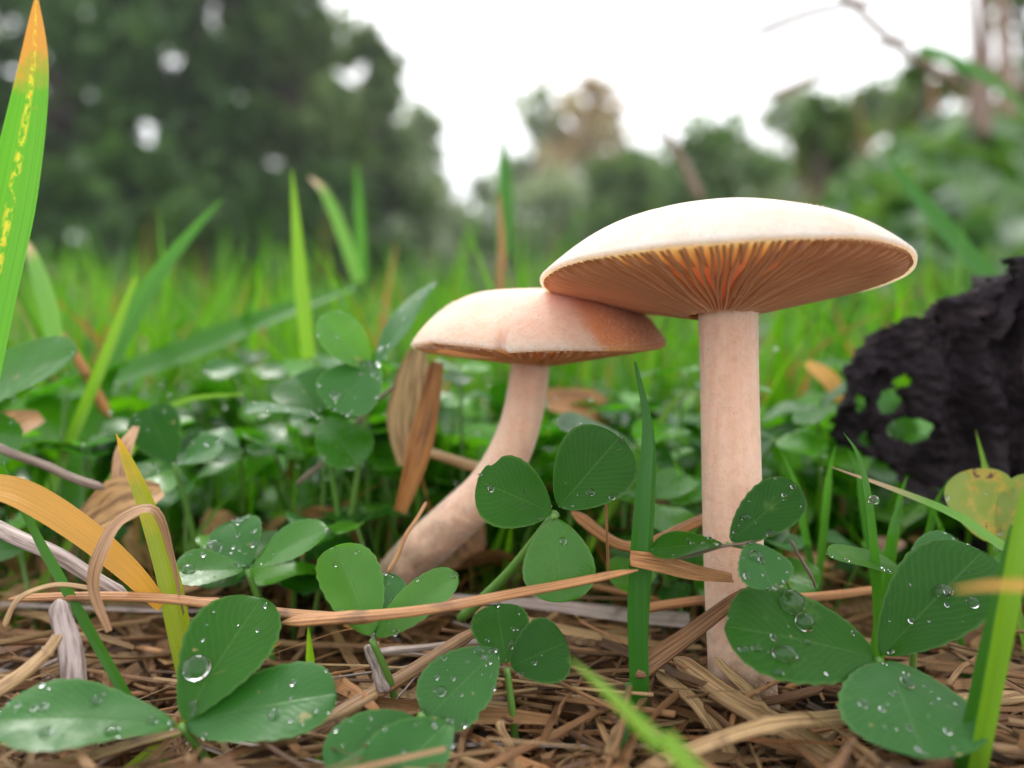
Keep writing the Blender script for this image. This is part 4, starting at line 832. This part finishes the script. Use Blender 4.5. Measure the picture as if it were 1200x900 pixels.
# prototypes share their mesh data
random.seed(77)
protoL = []
for i in range(6):
    v, f, u = leaflet_geo((0, 0, 0), (0, 1, 0), random.uniform(0.66, 0.86), (0, 0, 1), fold=random.uniform(0.05, 0.3), arch=random.uniform(0.0, 0.35), serr=0.012, nu=12, nv=6, wave=0.04, seed=i)
    me_o = mesh_obj('leaflet', v, f, M[('leaf', 'leaf_mid', 'leaf_mid', 'leaf_matte', 'leaf_mid', 'leaf')[i]], None, u); protoL.append(me_o)
items = []; count = 0; tries = 0
while count < 190 and tries < 9000:
    tries += 1
    D = 10.9+random.random()**1.2*11.5; px = random.uniform(-40, 1240); x = (px-600)/F*D; g = gz(x, D)
    zmax = 4.3 if D > 12.5 else 2.7
    h = random.uniform(0.5, 1)**0.8*zmax*(0.55+0.45*random.random())
    c = Vector((x, D, g+h)); a = proj(c)
    if D < 12.4 and 425 < a[0] < 720: continue
    if D < 13.2 and a[0] > 960 and a[1] < 640: continue
    if D < 11.8 and a[0] < 240 and a[1] < 660: continue
    size = random.uniform(0.55, 1.05)
    rt = Vector((x+random.gauss(0, 0.4), D+random.gauss(0.2, 0.4), g-0.1)); t = empty('clover_plant', rt, None, 'clover', 'clover plants behind the mushrooms')
    az0 = random.uniform(0, 6.283); tl = Vector((random.gauss(0, 0.3), random.gauss(-0.25, 0.3), 1)).normalized()
    first = count == 0
    for k in range(3):
        az = az0+k*2.094+random.gauss(0, 0.15); d = Vector((math.cos(az), math.sin(az), random.gauss(0.05, 0.22))); d = (d-tl*d.dot(tl)*0.8).normalized()
        n = (tl-d*tl.dot(d)).normalized(); s = d.cross(n)
        pr = protoL[random.randrange(6)]
        lo = pr.copy(); COL.objects.link(lo); lo.parent = t
        sz = size*random.uniform(0.88, 1.1); m = Matrix((s*sz, d*sz, n*sz)).transposed().to_4x4(); m.translation = (c-rt+d*0.06)*S; lo.matrix_basis = m
    petiole(t, rt, [rt, rt.lerp(c, 0.5)+Vector((random.gauss(0, .12), random.gauss(0, .12), 0.1)), c], 0.04, 0.03)
    adj = ('tall' if h > 2.6 else 'mid-height' if h > 1.6 else 'low')+(' broad-leaved' if size > 0.9 else ' small-leaved' if size < 0.7 else '')+(' upright' if tl.z > 0.95 else ' tilted')
    items.append((t, c, adj)); count += 1
for o in protoL: bpy.data.objects.remove(o, do_unlink=True)
auto_labels(items, 'clover plant', 'out from')

random.seed(91)
items = []
for i in range(170):
    y = 7.3+random.random()**1.1*5.0; x = random.uniform(-0.68, 0.68)*y; z = gz(x, y)+0.25+random.random()**1.2*(0.75 if y > 8.6 else 0.35)
    L = random.uniform(1.2, 4.5); az = random.choice([random.uniform(0, 6.283), random.gauss(0.1, 0.35), random.gauss(2.5, 0.4)])
    pts = straw_path(x, y, z, L, az, 0.07, random.gauss(0, 0.10), 12); r = random.choice([0.016, 0.022, 0.03, 0.04, 0.055]); fl = random.choice([1, 0.6, 0.35, 0.25])
    nd = random.random()
    if i % 5 < 2:
        wd = r*random.uniform(2.5, 4.5)
        v, f, u = ribbon_geo(catmull(pts, 16), lambda s: wd*(1-0.75*abs(s-nd)**1.6), Vector((random.gauss(0, .5), -0.6, 0.9)), random.uniform(-0.3, 0.7), 6, twist=random.gauss(0, 0.9)); fl = 0.2
    else: v, f, u = tube_geo(pts, lambda s: r*(1-0.3*s)*(1+0.4*math.exp(-((s-nd)/0.03)**2)), 9, fl, hint=Vector((random.gauss(0, .4), -0.5, 0.9)), ridge=0.06)
    m = random.choice(['straw', 'straw', 'straw', 'straw_red', 'straw_pale', 'straw_gray'])
    o = tag(mesh_obj('dry_straw', v, f, M[m], None, u, loc=pts[6]), None, 'straw', 'loose straws in the thatch')
    items.append((o, pts[6], ('broad' if r > 0.035 else 'thin' if r < 0.025 else 'plain')+{'straw': ' brown', 'straw_red': ' reddish', 'straw_pale': ' pale', 'straw_gray': ' grayish'}[m]+(' flattened' if fl < 0.5 else '')))
auto_labels(items, 'straw', 'out from')

# ------------------------------------------------------------------ water drops
BV = [BVHTree.FromPolygons([tuple(p) for p in v], f) for (v, f, o, l) in HERO]
def ball(c, n, r, ry, flat, nu=12, nv=20):
    n = n.normalized(); a = Vector((1, 0, 0)); a = (a-n*a.dot(n)).normalized(); b = n.cross(a); V, Fc = [], []
    for i in range(nu+1):
        th = math.pi*i/nu
        for j in range(nv):
            ph = 2*math.pi*j/nv; z = math.cos(th); V.append(c+(a*math.cos(ph)*r+b*math.sin(ph)*ry)*math.sin(th)+n*(z*r*flat if z > 0 else z*r*flat*0.35))
    for i in range(nu):
        for j in range(nv): j2 = (j+1) % nv; Fc.append([i*nv+j, i*nv+j2, (i+1)*nv+j2, (i+1)*nv+j] if True else 0)
    return V, [f[::-1] for f in Fc]
def drop(label, px, py, rpx, leaf, group, ry=1.0, flat=0.8):
    d = P(px, py, 10)-Vector((0, 0, CAMZ)); loc, n, i, dist = BV[leaf].ray_cast(Vector((0, 0, CAMZ)), d.normalized())
    if loc is None: print('drop misses', label); return
    if n.dot(d) > 0: n = -n
    r = rpx/F*loc.y; v, f = ball(loc+n*r*flat*0.25, n, r, r*ry, flat)
    tag(mesh_obj('water_drop', v, f, M['water'], None, loc=loc), label, 'water drop', group)
G1 = 'drops on the broad clover leaflet'
drop('largest round drop high on the broad leaflet beside the big stem base', 927, 707, 15, cG[0], G1)
drop('second round drop just below the largest one on that leaflet', 942, 730, 11.5, cG[0], G1)
drop('flattened bright drop low on the broad leaflet', 919, 768, 16, cG[0], G1, 0.7, 0.6)
drop('small drop under the flattened bright one', 912, 789, 6.5, cG[0], G1, 0.8, 0.7)
drop('oval droplet beside the flattened drop on the broad leaflet', 886, 760, 6.5, cG[0], G1, 0.8, 0.6)
drop('dull droplet next to the oval one near the leaflet tip', 871, 761, 6.5, cG[0], G1, 0.8, 0.4)
drop('tiny droplet between the round pair and the midrib', 945, 753, 4.5, cG[0], G1)
drop('bright drop in the middle of the slanting broad leaflet', 1105, 694, 11, cG[1], 'drops on the slanting broad leaflet', 0.8, 0.7)
drop('smaller drop on the far half of the slanting broad leaflet', 1140, 707, 7, cG[1], 'drops on the slanting broad leaflet', 1.1, 0.7)
drop('faint drop on the lowest broad leaflet', 1012, 825, 7, cG[2], 'drops on the lowest broad leaflet', 1, 0.5)
drop('streak-like drop on the lowest broad leaflet', 1063, 800, 7, cG[2], 'drops on the lowest broad leaflet', 1.6, 0.5)
drop('pale droplet near the rim of the lowest broad leaflet', 1066, 853, 5, cG[2], 'drops on the lowest broad leaflet', 1, 0.5)
drop('huge clear drop cupped at the midrib of the upright leaflet', 231, 783, 17, cA[0], 'drops on the upright cupped leaflet', 0.9, 0.55)
drop('upper white droplet at the margin of the cupped leaflet', 196, 757, 6.5, cA[0], 'drops on the upright cupped leaflet', 0.8, 0.6)
drop('middle white droplet at the margin of the cupped leaflet', 202, 774, 8, cA[0], 'drops on the upright cupped leaflet', 0.7, 0.6)
drop('lower white droplet at the margin of the cupped leaflet', 176, 790, 6, cA[0], 'drops on the upright cupped leaflet', 0.8, 0.6)
drop('droplet by the base of the cupped leaflet', 226, 826, 6, cA[0], 'drops on the upright cupped leaflet', 0.8, 0.6)
for lb, px, py, r in (('round droplet by the leaf base on the flat leaflet', 131, 857, 8), ('white droplet nearest the tip on the flat leaflet', 53, 858, 7), ('droplet at the top rim of the flat leaflet', 112, 821, 6), ('small droplet above the centre of the flat leaflet', 51, 827, 5), ('droplet beside the petiole on the flat leaflet', 178, 845, 6)):
    drop(lb.replace('nearest', 'toward'), px, py, r, cA[1], 'drops on the flat leaflet of the cupped clover', 1.2, 0.6)
drop('single white drop on the wide sloping leaflet', 321, 837, 7.5, cA[2], None, 1, 0.6)
drop('bright drop on the lower leaflet of the small upright clover', 517, 810, 6.5, cB[2], 'drops on the small upright clover', 0.9, 0.7)
drop('drop at the top margin of the small upright clover leaflet', 561, 762, 6, cB[2], 'drops on the small upright clover', 0.9, 0.7)
drop('glinting drop in the fold of the small upright clover', 600, 755, 4.5, cB[0], 'drops on the small upright clover', 1.2, 0.7)
drop('round drop on the lower leaflet against the big stem', 886, 652, 9, cF[1], 'drops on the clover against the big stem', 0.7, 0.6)
drop('drop on the upper leaflet against the big stem', 873, 606, 6, cF[0], 'drops on the clover against the big stem', 0.7, 0.6)
drop('small drop low on the upper leaflet against the big stem', 903, 625, 5, cF[0], 'drops on the clover against the big stem', 0.9, 0.6)
drop('drop at the fold of the dark clover leaflet', 692, 577, 5, cD[0], 'drops on the dark clover', 0.9, 0.6)
drop('bright elongated drop on the raised shiny leaflet', 250, 645, 9, cI[0], 'drops on the shiny clover', 1.5, 0.5)
drop('white drop on the flat shiny leaflet', 221, 668, 8, cI[1], 'drops on the shiny clover', 0.9, 0.5)
drop('drop on the margin of the gray dewy leaflet', 392, 462, 6, cJ[2], 'drops on the tall dewy clover', 0.9, 0.6)
v, f = ball(P(1024, 588, 9.1), Vector((0, 0, 1)), 0.06, 0.06, 1.2); tag(mesh_obj('water_drop', v, f, M['water'], None, loc=P(1024, 588, 9.1)), 'clear drop hanging on the slim curved blade', 'water drop')
# fine dew, too small to count
random.seed(17)
V, Fc = [], []
for (v, f, o, l) in HERO:
    for k in range((random.randint(18, 34) if 'bluish' in o.data.materials[0].name else random.randint(5, 11))):
        fc = f[random.randrange(len(f))]; ws = [random.random() for _ in fc]; tot = sum(ws); c = sum((v[i]*w_ for i, w_ in zip(fc, ws)), Vector())/tot
        n = (v[fc[1]]-v[fc[0]]).cross(v[fc[3]]-v[fc[0]])
        if n.length < 1e-7: continue
        n.normalize()
        if n.z-n.y < 0: n = -n
        r = 0.012+0.028*random.random()**3
        a, b = ball(c+n*r*0.2, n, r, r*random.uniform(0.8, 1.3), 0.7, 6, 10); k0 = len(V); V += a; Fc += [[i+k0 for i in ff] for ff in b]
tag(mesh_obj('dew', WET[0], WET[1], M['water'], None), 'fine rain specks caught in the blurred clover', None, None, 'stuff')
tag(mesh_obj('dew', V, Fc, M['water'], None), 'fine dew specks scattered over the clover leaves', None, None, 'stuff')

# ------------------------------------------------------------------ rain-hazed air round the whole place
q = N('misty_air'); hv = q.t.nodes.new('ShaderNodeVolumePrincipled'); hv.inputs['Color'].default_value = (0.92, 0.95, 1, 1); hv.inputs['Density'].default_value = 0.0025; hv.inputs['Anisotropy'].default_value = 0.2
q.t.links.new(hv.outputs[0], q.out.inputs['Volume'])
bx0, bx1, by0, by1, bz0, bz1 = -12500, 12500, -300, 9400, -200, 1500
hz = mesh_obj('haze', [(x, y, z) for x in (bx0, bx1) for y in (by0, by1) for z in (bz0, bz1)], [[0, 1, 3, 2], [4, 6, 7, 5], [0, 4, 5, 1], [2, 3, 7, 6], [0, 2, 6, 4], [1, 5, 7, 3]], q.m, None, None, False)
tag(hz, 'thin rain haze paling the far trees', None, None, 'stuff')
